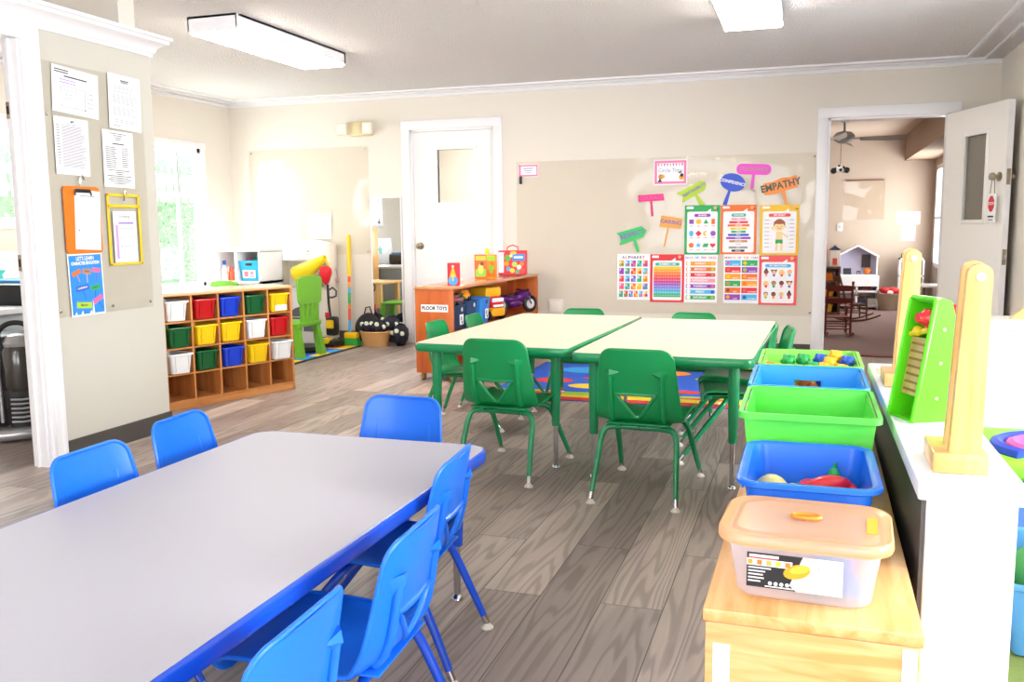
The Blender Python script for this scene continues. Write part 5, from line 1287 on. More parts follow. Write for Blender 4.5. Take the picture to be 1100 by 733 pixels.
# small pink sign at the top left of the sheet, lower cover plate
def a_small(mb, w, h):
    mb.rect(0, 0, w*.94, h*.9, flat('#f27fb2'), .0004); mb.rect(w*.02, 0, w*.78, h*.66, PAPER, .0008)
    for k in range(3): mb.rect(0, h*.17 - k*h*.17, w*(.5 - .1*k), h*.06, (c_['violet'], GREYP, c_['rose'])[k], .0012)
poster('small_sign', 'small pink-edged card beside the closed door, at the left top of the large clear sheet', 'sign', -2.445, 1.62, .19, .115, a_small)
mb = MB().box(-.012, -.012, -.035, .012, 0, .035, BLACK, b=.003); o = mb.build('wall_clip', loc=(-2.515, YB - .009, 1.535)); tag(o, 'small black clip on the wall under the small pink-edged card', 'clip')
q = thing('outlet_cover', 'white rectangular cover plate low on the back wall, right of the orange shelf', 'wall plate', (-2.19, YB - .004, .385)); MB().box(-.07, -.008, -.065, .07, .0, .065, mat('cover plate', '#e6dfd4', .4), b=.004).build('plate', q); MB().box(-.05, -.011, -.045, .05, -.008, .045, mat('cover plate inner', '#efe9df', .4), b=.002).build('panel', q)
# pale chart above the play kitchen
def a_pale(mb, w, h):
    for k in range(6):
        for sz in (-1, 1): mb.rect((k - 2.5)*w*.16, sz*h*.42, w*.1, h*.07, (flat('#f5d9a0'), flat('#f7c8b0'), flat('#f2e2b0'))[k % 3], .0008)
    for k in range(4): mb.rect((k - 1.5)*w*.2, 0, w*.14, h*.35, flat('#efeae4'), .0008)
poster('pale_chart', 'pale faded chart on the clear sheet above the play kitchen', 'poster', -4.62, 1.14, .27, .25, a_pale)

# ------------------------------------------------------------------ notices on the partition
def notice(name, label, cat, y, z, w, h, art, tilt=0.0, x=PX + .010, paper=PAPER):
    mb = MB(); mb.box(-w/2, 0, -h/2, w/2, .001, h/2, paper); art(mb, w, h)
    o = mb.build(name, smooth=False, flipfix=False); o.location = (x, y, z); o.rotation_euler = Euler((0, tilt, PI/2)); tag(o, label, cat); return o
q = thing('clear_sheet', 'clear plastic sheet screwed over the notice partition', 'wall guard', (PX + .004, 3.70, 1.30), PI/2)
MB().box(-.335, -.002, -.60, .335, .002, .60, ACR).build('sheet', q, smooth=False)
for sx, sz in ((-1, -1), (1, -1), (-1, .62), (1, .62), (.1, -1)): MB().lathe([(.008, 0), (.008, .002), (.003, .004)], CHROME, 10, T(sx*.31, -.002, sz*.57, PI/2)).build('screw', q)
LILAC = flat('#b48fd0'); LT = flat('#8f8f9c', .7)
def lines(mb, x0, x1, z0, dz, n, hh, mt=LT, r=None, d=.0006):
    r = r or random.Random(2)
    for k in range(n): mb.rect((x0 + x1)/2 - (1 - (f := r.uniform(.8, 1)))*(x1 - x0)/2, z0 - k*dz, (x1 - x0)*f, hh, mt, d)
def n_plan(mb, w, h):
    lines(mb, -w*.45, -w*.15, h*.42, h*.05, 2, h*.025, DARK); lines(mb, -w*.25, w*.25, h*.30, h*.05, 1, h*.03, DARK); lines(mb, -w*.35, 0, h*.22, h*.06, 2, h*.022, LILAC)
    for (x, z, a, b_) in ((-.05, .08, .52, .008), (-.05, -.36, .52, .008), (-.31, -.14, .008, .44), (.20, -.14, .008, .44), (.0, -.14, .006, .44)): mb.rect(x*w, z*h, a*w, b_*h if b_ > .01 else h*.008, INK, .0006)
    lines(mb, w*.24, w*.4, h*.02, h*.10, 4, h*.014); lines(mb, -w*.25, -w*.05, 0, h*.09, 3, h*.012); mb.disc(w*.2, -h*.36, h*.025, flat('#3a9a48'), .0008, 8)
notice('evacuation_plan', 'white floor plan sheet in a crinkled clear sleeve, top left on the notice partition', 'notice', 3.575, 1.775, .29, .215, n_plan, math.radians(3))
def n_sched(mb, w, h):
    mb.disc(0, h*.43, h*.022, flat('#2f7a58'), .0008, 10); mb.disc(w*.05, h*.435, h*.018, DARK, .0009, 8); lines(mb, -w*.2, w*.2, h*.385, 1, 1, h*.01)
    lines(mb, -w*.3, w*.42, h*.35, h*.0235, 31, h*.0105, r=random.Random(4))
    lines(mb, -w*.44, -w*.34, h*.35, h*.047, 15, h*.012, DARK, random.Random(5))
notice('notice_sheet', 'white typed schedule with small green logo, below the floor plan on the notice partition', 'notice', 3.53, 1.515, .212, .27, n_sched, math.radians(1))
def n_let(mb, w, h):
    mb.rect(0, h*.40, w*.26, h*.022, DARK, .0007); mb.rect(0, h*.37, w*.22, h*.018, DARK, .0007)
    for z0, n in ((.28, 2), (.19, 1), (.12, 5), (-.10, 5), (-.33, 2)): lines(mb, -w*.38, w*.38, h*z0, h*.033, n, h*.010, r=random.Random(int(z0*100) + 50))
    mb.rect(-w*.28, -h*.44, w*.18, h*.010, DARK, .0007)
notice('notice_sheet', 'white typed letter, top right on the notice partition', 'notice', 3.905, 1.765, .232, .275, n_let, math.radians(1.5))
def n_menu(mb, w, h):
    for k, ww in enumerate((.55, .3, .26, .22)): mb.rect(0, h*(.45 - k*.035), w*ww, h*.012, DARK, .0007)
    mb.rect(0, h*.27, w*.38, h*.02, DARK, .0007); lines(mb, -w*.42, -w*.05, h*.20, h*.032, 12, h*.011, DARK, random.Random(8)); lines(mb, w*.1, w*.34, h*.20, h*.032, 11, h*.011, DARK, random.Random(9))
    for k, ww in enumerate((.7, .3, .2, .8, .6, .75, .6, .4)): mb.rect(0, h*(-.20 - k*.033), w*ww, h*.012, DARK, .0007)
notice('notice_sheet', 'white typed list with two columns, right of the schedule on the notice partition', 'notice', 3.835, 1.475, .215, .285, n_menu, math.radians(1))
# orange clipboard with a sheet
q = thing('clipboard', 'orange clipboard with a tilted printed chart hanging on the notice partition', 'clipboard', (PX + .012, 3.562, 1.165), PI/2)
MB().prism(rrect(.232, .325, .02, 5), .004, flat('#f47a1a', .35), ax='y', at=-.004).build('board', q)
tmp = MB(); w, h = .165, .29; tmp.box(-w/2, 0, -h/2, w/2, .0008, h/2, PAPER)
for k in range(9): tmp.rect(0, h*.33 - k*h*.075, w*.86, .0008, LT, .0006)
for k in range(7): tmp.rect((k - 3)*w*.14, h*.03, .0007, h*.62, LT, .0006)
tmp.rect(0, h*.40, w*.6, .004, LT, .0007); tmp.rect(-w*.35, -h*.18, w*.06, .006, c_['red'], .0007)
o = tmp.build('sheet', q, smooth=False, flipfix=False); o.location = (.028, -.0052, .0); o.rotation_euler = (0, math.radians(3), 0)
mb = MB().box(-.05, -.016, .132, .05, -.006, .15, BLACK, b=.004); mb.tube([(-.05, -.012, .14), (-.052, -.014, .118)], .004, BLACK, 6); mb.tube([(.05, -.012, .14), (.052, -.014, .118)], .004, BLACK, 6); mb.build('clip', q, label='black clip')
MB().tube([(-.01, -.006, .165), (-.012, -.012, .20), (0, -.014, .215), (.012, -.012, .195)], .004, CHROME, 6).build('hook', q)
# yellow pouch
q = thing('document_pouch', 'yellow-edged document pouch with a purple chart hanging on the notice partition', 'pouch', (PX + .012, 3.845, 1.115), PI/2)
YE = flat('#f5ce1e', .4)
mb = MB()
for (x0, x1, z0, z1) in ((-.118, -.104, -.18, .185), (.104, .118, -.18, .185), (-.118, .118, -.18, -.168), (-.118, .118, .17, .185), (-.118, .118, .115, .130)): mb.box(x0, -.004, z0, x1, .002, z1, YE, b=.002)
mb.build('frame', q)
tmp = MB(); w, h = .165, .262; tmp.box(-w/2, 0, -h/2, w/2, .0008, h/2, PAPER)
PU = flat('#8f6cc8'); PU2 = flat('#c9a3dc')
tmp.word('Growing', -.005, h*.40, .022, INK, .0008, bold=0.0); tmp.rect(w*.05, h*.27, w*.66, h*.03, PU, .0007); tmp.rect(-w*.36, -h*.10, w*.11, h*.66, PU2, .0007)
for k in range(4): tmp.rect(w*.07, h*.22 - k*h*.17, w*.66, .0008, LT, .0006)
for k in range(3):
    for j in range(5): tmp.rect(-w*.18 + j*w*.13, h*.16 - k*h*.17, w*.08, .004, LT, .0006); tmp.rect(-w*.18 + j*w*.13, h*.12 - k*h*.17, w*.06, .003, LT, .0006)
o = tmp.build('sheet', q, smooth=False, flipfix=False); o.location = (0, -.0015, -.035)
MB().tube([(0, -.004, .15), (-.004, -.012, .175), (0, -.014, .20), (.01, -.012, .185)], .004, CHROME, 6).build('hook', q)
def n_blue(mb, w, h):
    mb.rect(0, 0, w*.94, h*.95, flat('#2f8ff0'), .0003)
    mb.word("LET'S LEARN", 0, h*.42, h*.085, PAPER, .0008, bold=.02, sx=.8); mb.word('CHARACTER EDUCATION', 0, h*.345, h*.07, PAPER, .0008, bold=.04, sx=.72)
    for (x, z, ww, hh, c, r, sx_, sz_, sc, t_) in ((-.28, .20, .26, .07, 'orange', .35, -.2, .05, 'pink', ''), (.02, .21, .24, .085, 'tan', -.1, .02, .03, 'rose', 'CARING'), (.30, .22, .24, .07, 'pink', -.15, .28, .05, 'purple', ''), (-.14, -.05, .36, .08, 'blue', .12, -.06, -.24, 'blue', 'CONFIDENCE'), (.24, -.06, .28, .085, 'green', .1, .22, -.24, 'blue', 'RESPECT'), (-.12, -.33, .44, .10, 'lime', -.1, -.1, -.36, 'lime', 'EMPATHY'), (.28, -.26, .32, .08, 'pink', .4, .42, -.42, 'blue', '')):
        mb.rect(x*w, z*h, ww*w, hh*h, c_[c], .0006, r)
        if t_: mb.word(t_, x*w, z*h, h*.045, INK if c != 'blue' else PAPER, .0009, r, .02, .75)
        dx, dz = (sx_ - x)*w, (sz_ - z)*h; L_ = math.hypot(dx, dz); mb.rect((x + sx_)/2*w, (z + sz_)/2*h, L_, .004, c_[sc], .0005, math.atan2(dz, dx))
    for k, (x, hh) in enumerate(((.13, .2), (-.38, .05), (-.2, .06), (.05, .05))): mb.poly([(x*w - .008, -h*.47), (x*w + .008, -h*.47), (x*w + .004, -h*.47 + h*hh)], PAPER, .0011)
notice('character_poster', 'bright blue poster of small word signs at the bottom of the notice partition', 'poster', 3.562, .85, .222, .305, n_blue, math.radians(-1))
# ------------------------------------------------------------------ nook behind the doorway on the left
sd = thing('storage_shelf', 'grey-sided low shelf below the left doorway window, holding black things', 'shelf', (-5.15, 4.75, 0))
GRYC = mat('speckled grey panel', '#8f979c', .8, bump=(200, .6, .003))
MB().box(-.40, -.55, .0, .42, .72, .60, GRYC, b=.01).build('shelf_body', sd); MB().box(-.42, -.57, .60, .44, .74, .635, mat('pale shelf top', '#c9cbd0', .4), b=.005).build('shelf_top', sd)
o = MB().box(-.25, -.3, 0, .25, .3, .14, BLACK, b=.02).build('storage_case', loc=(-5.0, 4.80, .6355)); tag(o, 'flat black case on the grey shelf below the left doorway window', 'case')
o = MB().box(-.24, -.22, 0, .24, .22, .018, flat('#3a93d8'), b=.004).build('folder', loc=(-5.0, 4.82, .776)); tag(o, 'blue folder lying on the flat black case in the left doorway', 'folder')
q = thing('whiteboard', 'white board with a teal star leaning below the left doorway window', 'board', (-5.45, 4.95, .658), rot=(0, math.radians(-6), 0)); MB().box(-.01, -.4, -.02, .01, .4, .32, PAPER, b=.003).build('board', q)
st = [((.07 if k % 2 == 0 else .03)*math.cos(PI/2 + k*PI/5), (.07 if k % 2 == 0 else .03)*math.sin(PI/2 + k*PI/5)) for k in range(10)]
MB().prism(st, .004, flat('#35c4c0'), ax='x', at=.011, T=T(0, -.02, .16)).build('star', q, label='teal star')
q = thing('round_fan', 'white round fan head with black rim behind the jamb in the left doorway', 'fan', (-4.90, 4.98, .92), rot=(0, PI/2, .3)); MB().lathe([(0, -.03), (.09, -.03), (.11, 0), (.09, .03), (0, .03)], WHITE, 24).build('fan_body', q); MB().tube([(.11*math.cos(2*PI*k/28), .11*math.sin(2*PI*k/28), 0) for k in range(28)], .012, BLACK, 8, loop=True).build('rim', q); MB().box(.10, -.03, -.03, .125, .03, .03, BLACK).build('foot', q)
# black tool cases
for k, (z, h, lab) in enumerate(((0.0, .22, 'black tool case at the bottom of the stack in the left doorway'), (.222, .30, 'black tool case with yellow lettering, upper one in the left doorway'))):
    q = thing('tool_case', lab, 'tool case', (-4.55, 3.98, z), 0)
    MB().box(-.25, -.22, 0, .22, .22, h, BLACK, b=.015).build('case_body', q)
    mb = MB()
    for x in (-.12, .12): mb.box(x - .03, -.235, h*.45, x + .03, -.22, h*.72, flat('#8a1f22') if k == 0 else mat('dark latch', '#2b2b2e', .4), b=.004)
    mb.build('latch', q)
    MB().box(-.26, -.23, h - .045, .23, .23, h - .03, mat('dark latch', '#2b2b2e', .4), b=.004).build('lid_seam', q)
    if k: 
        tmp = MB(); tmp.word('SPARKLE', 0, .2, .07, flat('#e8c81c'), .2206, bold=.03); tmp.build('lettering', q, smooth=False, flipfix=False)
# vacuum cleaner
vc = thing('vacuum_cleaner', 'black and silver upright vacuum cleaner standing behind the white jamb on the left', 'vacuum cleaner', (-4.0, 3.70, 0), math.radians(50)); vc.scale = (.8, .8, .8)
SIL = mat('silver plastic', '#b8b8bc', .25, .6); SMK = mat('smoked plastic', '#3c3835', .15, spec=.7)
MB().box(-.17, -.12, .012, .17, .08, .085, SIL, b=.03, seg=3).build('floor_head', vc)
for sx in (-.13, .13): MB().lathe([(.03, -.012), (.03, .012)], BLACK, 14, T(sx, .07, .03, 0, PI/2)).build('wheel', vc)
mb = MB().loft([[(x*(.55 + .45*t), y + .04, z) for x, y in rrect(.20, .15, .05, 5)] for z, t in ((.08, .5), (.12, .9), (.30, 1), (.34, .9))], BLACK); mb.build('lower_body', vc)
mb = MB()
for k in range(6): mb.tube([(-.07, -.045, .13 + .03*k), (0, -.05, .125 + .03*k), (.07, -.045, .13 + .03*k)], .008, SIL, 8)
mb.build('grille', vc)
MB().lathe([(.085, .33), (.095, .36), (.10, .60), (.085, .63)], SMK, 22, T(0, .03, 0)).build('dust_bin', vc)
MB().lathe([(.085, .63), (.09, .65), (.06, .70), (.03, .71)], SIL, 22, T(0, .03, 0)).build('bin_cap', vc)
MB().tube(smooth_path([(-.09, .06, .60), (-.11, .05, .72), (-.04, .06, .78), (.06, .06, .76), (.09, .06, .62)], 5), .018, BLACK, 10).build('carry_handle', vc)
MB().tube([(-.12, .02, .12), (-.125, .03, .45), (-.11, .05, .70)], .014, SIL, 10).build('hose', vc)

# ------------------------------------------------------------------ the next room through the open doorway
CE2 = 2.26; YF = 13.05
bbox('floor_next_room', -2.2, YB + .06, -.1, 1.6, YF + .1, 0, FARF)
mb = MB(); mb.box(-2.2, YF, 0, 1.6, YF + .1, CE2, FARW); struct(mb.build('wall_far', smooth=False))
bbox('wall_far_left', -2.3, YB + .12, 0, -2.2, YF + .1, CE2, FARW)
mb = MB()
for (a, b_, c, d) in ((YB + .12, 11.3, 0, CE2), (12.75, YF, 0, CE2), (11.3, 12.75, 0, .55), (11.3, 12.75, 1.84, CE2)): mb.box(1.55, a, c, 1.65, b_, d, FARW)
struct(mb.build('wall_far_right', smooth=False))
bbox('ceiling_next_room', -2.3, YB + .12, CE2, 1.7, YF + .1, CE2 + .1, mat('tan ceiling', '#cdb9a8', .9, bump=(90, .8, .01)))
bbox('trim_11', 1.18, YB + .13, 1.93, 1.55, YF, CE2, mat('pale brown beam', '#a58c78', .8))
w3 = struct(bpy.data.objects.new('window_3', None)); COL.objects.link(w3)
mb = MB()
for (a, b_, c, d) in ((11.3, 11.36, .55, 1.84), (12.69, 12.75, .55, 1.84), (11.3, 12.75, .55, .61), (11.3, 12.75, 1.78, 1.84), (11.3, 12.75, 1.16, 1.19), (12.0, 12.04, .55, 1.84)): mb.box(1.53, a, c, 1.6, b_, d, TRIM, b=.003)
mb.build('window_frame', w3); MB().box(1.58, 11.34, .6, 1.585, 12.7, 1.8, GLASS).build('window_pane', w3)
# ceiling fan
fn = thing('ceiling_fan', 'grey ceiling fan in the next room, seen through the open doorway', 'ceiling fan', (.35, 11.0, 2.05))
FG = mat('fan grey', '#8f8c88', .4)
MB().lathe([(.0, -.04), (.06, -.035), (.11, .0), (.115, .05), (.08, .085), (.03, .095), (.012, .10), (.012, .19), (.05, .20), (.05, .21)], FG, 24).build('motor_housing', fn)
for k in range(4):
    a = math.radians(-6) + k*PI/2
    mb = MB().box(.10, -.02, .005, .20, .02, .015, FG, T=T(0, 0, 0, 0, 0, a)); mb.loft([[(.17, -.045, -.02), (.17, .045, .02), (.17, .045, .03), (.17, -.045, -.01)], [(.64, -.065, -.035), (.64, .065, .025), (.64, .065, .035), (.64, -.065, -.025)]], FG, T=T(0, 0, 0, 0, 0, a)); mb.build('blade', fn)
q = thing('hanging_ball', 'black and white ball hanging on a cord below the ceiling fan', 'ball', (.32, 11.0, 1.73))
mb = MB().ball((0, 0, 0), .05, PAPER, 16)
for k in range(8):
    a = k*2.4; zz = -.7 + .2*k; c = math.sqrt(max(0, 1 - zz*zz)); mb.ball((.035*c*math.cos(a), .035*c*math.sin(a), .035*zz), .022, BLACK, 8)
mb.build('ball_body', q); MB().ball((-.07, 0, -.02), .035, BLACK, 10).build('wing', q); MB().ball((.07, 0, -.015), .035, BLACK, 10).build('wing', q)
MB().tube([(0, 0, .05), (0, 0, .28)], .003, DARK, 6).build('cord', q)
q = thing('clear_sheet', 'clear plastic sheet with a wooden top strip on the far wall of the next room', 'wall guard', (.69, YF - .01, 1.42)); MB().box(-.26, -.002, -.26, .26, .002, .27, ACR).build('sheet', q, smooth=False); MB().box(-.24, -.012, .26, .24, 0, .275, mat('brown strip', '#7d4f38', .5)).build('top_strip', q)
q = thing('light_switch', 'white light switch plate on the far wall of the next room', 'switch', (.40, YF - .005, 1.07)); MB().box(-.035, -.006, -.055, .035, 0, .055, WHITE, b=.003).build('plate', q); MB().box(-.008, -.014, -.015, .008, -.006, .015, flat('#b8b4ae'), b=.002).build('toggle', q)
# dollhouse on a white shelf unit
ds = thing('toy_shelf', 'white open shelf unit under the dollhouse in the next room', 'shelf', (.63, 12.55, 0))
for x in (-.255, -.01, .245): MB().box(x - .012, 0, 0, x + .012, .30, .43, WHITE).build('upright', ds)
for z in (.03, .22, .41): MB().box(-.265, 0, z, .255, .30, z + .025, WHITE).build('board', ds)
MB().box(-.26, .29, 0, .25, .30, .43, flat('#bdb4b0')).build('back_panel', ds)
MB().box(-.265, -.01, .30, .255, 0, .435, WHITE).build('apron', ds)
dh = thing('dollhouse', 'white gabled open dollhouse standing on the white shelf unit in the next room', 'dollhouse', (.62, 12.60, .436))
LAV = mat('lavender wall', '#c9c3da', .7)
gab = [(-.235, 0), (.235, 0), (.235, .25), (0, .385), (-.235, .25)]
MB().prism(gab, .012, LAV, ax='y', at=.22).build('back_wall', dh)
MB().box(-.245, -.0, 0, .245, .23, .012, WHITE).build('floor', dh)
for sx in (-1, 1):
    MB().box(sx*.24 - .008, 0, 0, sx*.24 + .008, .23, .255, WHITE).build('side_wall', dh)
    MB().loft([[(0, -.01, .38), (0, .24, .38), (0, .24, .405), (0, -.01, .405)], [(sx*.26, -.01, .238), (sx*.26, .24, .238), (sx*.26, .24, .263), (sx*.26, -.01, .263)]], WHITE).build('roof', dh)
MB().box(.06, .205, .10, .17, .219, .27, flat('#4d4547')).build('dark_door', dh)
o = MB().ball((0, 0, .045), (.05, .04, .045), flat('#e07a2c'), 12).build('toy_figure', loc=(.75, 12.68, .449)); tag(o, 'orange toy in the right side of the dollhouse', 'toy')
mb = MB().box(-.05, -.03, 0, .05, .03, .04, DARK, b=.006); mb.box(-.05, .015, .03, .05, .03, .08, DARK, b=.006); o = mb.build('doll_sofa', loc=(.50, 12.68, .449)); tag(o, 'dark doll sofa in the left side of the dollhouse', 'toy')
mb = MB().box(-.025, -.025, .03, .025, .025, .045, DARK, b=.004)
for a in (-.02, .02):
    for b_ in (-.02, .02): mb.box(a - .003, b_ - .003, 0, a + .003, b_ + .003, .03, DARK)
o = mb.build('doll_table', loc=(.64, 12.66, .449)); tag(o, 'small dark doll table in the middle of the dollhouse', 'toy')
for k, (x, z, c, n) in enumerate(((.74, .246, '#8a2f2c', 'dark red'), (.68, .056, '#2c3450', 'navy'), (.75, .056, '#c8c4c0', 'pale grey'))):
    o = MB().box(-.06, -.06, 0, .06, .06, .08, flat(c), b=.01).build('toy_box', loc=(x if k == 0 else (.69 if k == 1 else .82), 12.68, z)); tag(o, n + ' toy box in the white shelf unit under the dollhouse', 'box')
# basket of red toys
bk2 = thing('laundry_basket', 'beige basket heaped with red things beside the bookshelf in the next room', 'basket', (1.02, 12.54, 0))
BG2 = mat('beige wicker', '#a8937d', .8, bump=(60, 1, .01))
MB().lathe([(.12, 0), (.125, .01), (.165, .20), (.175, .215), (.17, .22), (.155, .205), (.115, .02), (0, .02)], BG2, 24).build('basket_body', bk2)
for k, (x, y, z, r, c, n) in enumerate(((-.06, -.03, .25, .07, '#b01c22', 'dark red rounded'), (.04, -.02, .245, .075, '#d02a2a', 'bright red rounded'), (.09, .02, .23, .05, '#e06a5a', 'coral'), (.0, -.07, .225, .04, '#f2e4dc', 'white'), (-.10, -.02, .22, .045, '#b8a8b8', 'lilac'))):
    o = MB().ball((0, 0, 0), (r, r*.8, r*.7), flat(c, .7), 12).build('soft_toy', loc=(1.02 + x, 12.54 + y, z)); tag(o, n + ' soft toy on top of the beige basket in the next room', 'toy')
# bookshelf and papers
bs = thing('bookcase', 'white narrow bookcase with green and blue books on the far wall of the next room', 'bookcase', (1.285, 12.80, 0))
for x in (-.14, .14): MB().box(x - .01, -.1, 0, x + .01, .1, .66, WHITE).build('side_panel', bs)
for z in (.0, .22, .42, .64): MB().box(-.15, -.1, z, .15, .1, z + .02, WHITE).build('board', bs)
MB().box(-.14, .09, 0, .14, .10, .66, WHITE).build('back_panel', bs)
bc = ['#2c7a54', '#1d3a8c', '#2b56c4', '#16224a', '#38a06a', '#d8d4cc', '#2a4fa8', '#1c1e28']
cn = ['green', 'dark blue', 'blue', 'navy', 'light green', 'pale', 'mid blue', 'black']
for row, z in enumerate((.2405, .4405)):
    x = -.125
    for k in range(6):
        w_ = .034; h_ = .14 + .02*((k*3 + row) % 3); c = (k*3 + row*2) % 8
        o = MB().box(-w_/2 + .001, -.07, 0, w_/2 - .001, .07, h_, flat(bc[c]), b=.002).build('book', loc=(1.285 + x + w_/2, 12.80, z)); x += .036
        tag(o, f'{cn[c]} book, number {k+1} from the left on the {("lower", "upper")[row]} board of the white bookcase'.replace('number 1 from the left', 'first from the left').replace('number 2', 'second').replace('number 3', 'third').replace('number 4', 'fourth').replace('number 5', 'fifth').replace('number 6', 'last'), 'book', 'books in the white bookcase')
mb = MB().box(-.12, -.08, 0, .12, .08, .05, flat('#2a7a58'), b=.006); mb.box(-.12, -.08, .05, .12, .08, .06, flat('#c8403a')); o = mb.build('board_game', loc=(1.285, 12.80, .6605)); tag(o, 'green and red box lying on top of the white bookcase in the next room', 'box')
def a_far(mb, w, h): 
    for k in range(4): mb.disc(-w*.3 + k*w*.2, h*.1, h*.2, GREYP, .0008, 12); mb.disc(-w*.3 + k*w*.2, h*.1, h*.15, PAPER, .001, 12)
    mb.rect(0, -h*.3, w*.8, h*.06, GREYP, .0008)
poster('wall_drawing', 'white sheet with grey loops on the far wall of the next room', 'poster', 1.25, 1.18, .29, .17, a_far, y=YF - .002)
def a_far2(mb, w, h):
    mb.rect(0, 0, w*.94, h*.95, flat('#8fa2c8'), .0004); mb.rect(0, 0, w*.84, h*.86, flat('#e4e2ec'), .0008); lines(mb, -w*.35, w*.35, h*.3, h*.12, 6, h*.03)
poster('wall_chart', 'blue-edged white chart below the drawing on the far wall of the next room', 'poster', 1.26, .98, .17, .20, a_far2, y=YF - .002)
# low brown shelf with toys by the left of the doorway
ls = thing('toy_shelf', 'brown wooden shelf with toys behind the rocking chairs in the next room', 'shelf', (.16, 11.45, 0))
DW = wood('dark walnut', '#5a3a28', '#744c34', (20, 20, 3), .5)
for x in (-.24, .20): MB().box(x, 0, 0, x + .02, .3, .60, DW).build('side_panel', ls)
for z in (.03, .22, .41, .58): MB().box(-.24, 0, z, .22, .3, z + .02, DW).build('board', ls)
MB().box(-.24, .29, 0, .22, .30, .60, DW).build('back_panel', ls)
def tray(label, x, y, z, c, w_=.2, h_=.09):
    q = thing('toy_bin', label, 'bin', (x, y, z)); tub(MB(), w_, .2, h_, flat(c), rim=.006, taper=.02, r=.02).build('bin_body', q); return q
tray('orange toy tray on the middle board of the brown shelf in the next room', .22, 11.6, .4305, '#e07a20'); tray('yellow toy tray left on the middle board of the brown shelf in the next room', .03, 11.6, .4305, '#e8b42a', .16)
tray('yellow and orange toy tray on the second board of the brown shelf', .22, 11.6, .2405, '#e8a428', .2, .07); tray('amber toy tray on the lowest board of the brown shelf in the next room', .2, 11.6, .0505, '#e0b838', .22, .09); tray('blue toy tray at the left of the second board of the brown shelf', .03, 11.6, .2405, '#3a4fa0', .16, .08)
q = thing('toy_barn', 'red toy barn with arched handle on the brown shelf in the next room', 'toy', (.12, 11.6, .6005)); MB().box(-.10, -.08, 0, .10, .08, .08, flat('#2f7a3c'), b=.01).build('base', q)
mb = MB()
for x in (-.095, .095): mb.box(x - .008, -.07, .08, x + .008, .07, .2, flat('#d83a30'), b=.003)
mb.box(-.1, -.07, .19, .1, .07, .205, flat('#d83a30'), b=.004); mb.box(-.05, .04, .08, .05, .06, .17, flat('#f2d8c8')); mb.build('frame', q); MB().tube(smooth_path([(-.09, 0, .2), (-.085, 0, .28), (0, 0, .31), (.085, 0, .28), (.09, 0, .2)], 4), .009, flat('#d83a30'), 8).build('handle', q)
q = thing('toy_house', 'white toy house with dark blue roof on the brown shelf', 'toy', (.31, 11.6, .6005)); MB().box(-.06, -.06, 0, .06, .06, .2, flat('#efe6de'), b=.006).build('walls', q); MB().prism([(-.07, .2), (.07, .2), (0, .25)], .14, flat('#2c3a66'), ax='y', at=-.07).build('roof', q); MB().box(-.025, -.065, .02, .025, -.058, .10, flat('#d84a38')).build('door', q)
# rocking chairs
def rocker(name, label, x, y, rz, c1, s=1.0):
    q = thing(name, label, 'rocking chair', (x, y, 0), rz, 'rocking chairs in the next room'); q.scale = (s, s, s)
    m_ = wood(c1 + ' wood', c1, c1, (20, 20, 3), .35)
    for sx in (-.16, .16):
        P = [(sx, -.36 + .72*k/12, .012 + .075*((k - 5.5)/6)**2) for k in range(13)]
        MB().tube(P, .014, m_, 8).build('rocker', q)
        MB().tube([(sx, .15, .03), (sx, .14, .40)], .014, m_, 8).build('front_leg', q)
        MB().tube([(sx, -.17, .03), (sx, -.17, .28), (sx*.98, -.22, .50), (sx*.96, -.28, .72)], .015, m_, 8).build('back_post', q)
        mb = MB().box(sx - .025, -.19, .395, sx + .025, .18, .41, m_, b=.006); mb.build('armrest', q)
    mb = MB()
    for k in range(9): mb.box(-.15, -.16 + k*.036, .255, .15, -.135 + k*.036, .268, m_, b=.003)
    mb.box(-.17, -.17, .235, -.145, .16, .258, m_); mb.box(.145, -.17, .235, .17, .16, .258, m_); mb.build('seat', q)
    for y0, z0, z1 in ((-.215, .46, .52), (-.275, .62, .69)): MB().loft([[(x_, y0 - .012*math.cos(x_*9), z0), (x_, y0 + .012 - .012*math.cos(x_*9), z0), (x_, y0 - .012 - .012*math.cos(x_*9), z1 + .01*math.cos(x_*9)), (x_, y0 - .024 - .012*math.cos(x_*9), z1 + .01*math.cos(x_*9))] for x_ in [-.155 + .031*k for k in range(11)]], m_).build('back_rail', q)
    mb = MB()
    for z0 in (.11, .18): mb.tube([(-.16, .145, z0), (.16, .145, z0)], .009, m_, 6); mb.tube([(-.16, -.17, z0), (.16, -.17, z0)], .009, m_, 6); mb.tube([(-.16, -.17, z0 + .03), (-.16, .145, z0 + .03)], .009, m_, 6); mb.tube([(.16, -.17, z0 + .03), (.16, .145, z0 + .03)], .009, m_, 6)
    mb.build('stretcher', q)
    for sx in (-.16, .16): MB().ball((sx*.96, -.285, .735), .02, m_, 10).build('finial', q)
    return q
rocker('rocking_chair', 'dark red wooden child rocking chair with its back to us, just inside the open doorway', .285, 9.50, math.radians(8), '#6a1f18', .74)
rocker('rocking_chair', 'brown wooden child rocking chair farther inside the next room, turned sideways', .46, 11.05, math.radians(-75), '#5c3a26', .74).location.x = .52
# small white table by the window
q = thing('side_table', 'white topped table by the bright window in the next room', 'table', (1.30, 10.6, 0)); MB().box(-.14, -.2, .43, .14, .25, .45, WHITE, b=.004).build('tabletop', q)
for sx in (-.12, .12):
    for sy in (-.17, .22): MB().box(sx - .015, sy - .015, 0, sx + .015, sy + .015, .43, DW).build('leg', q)
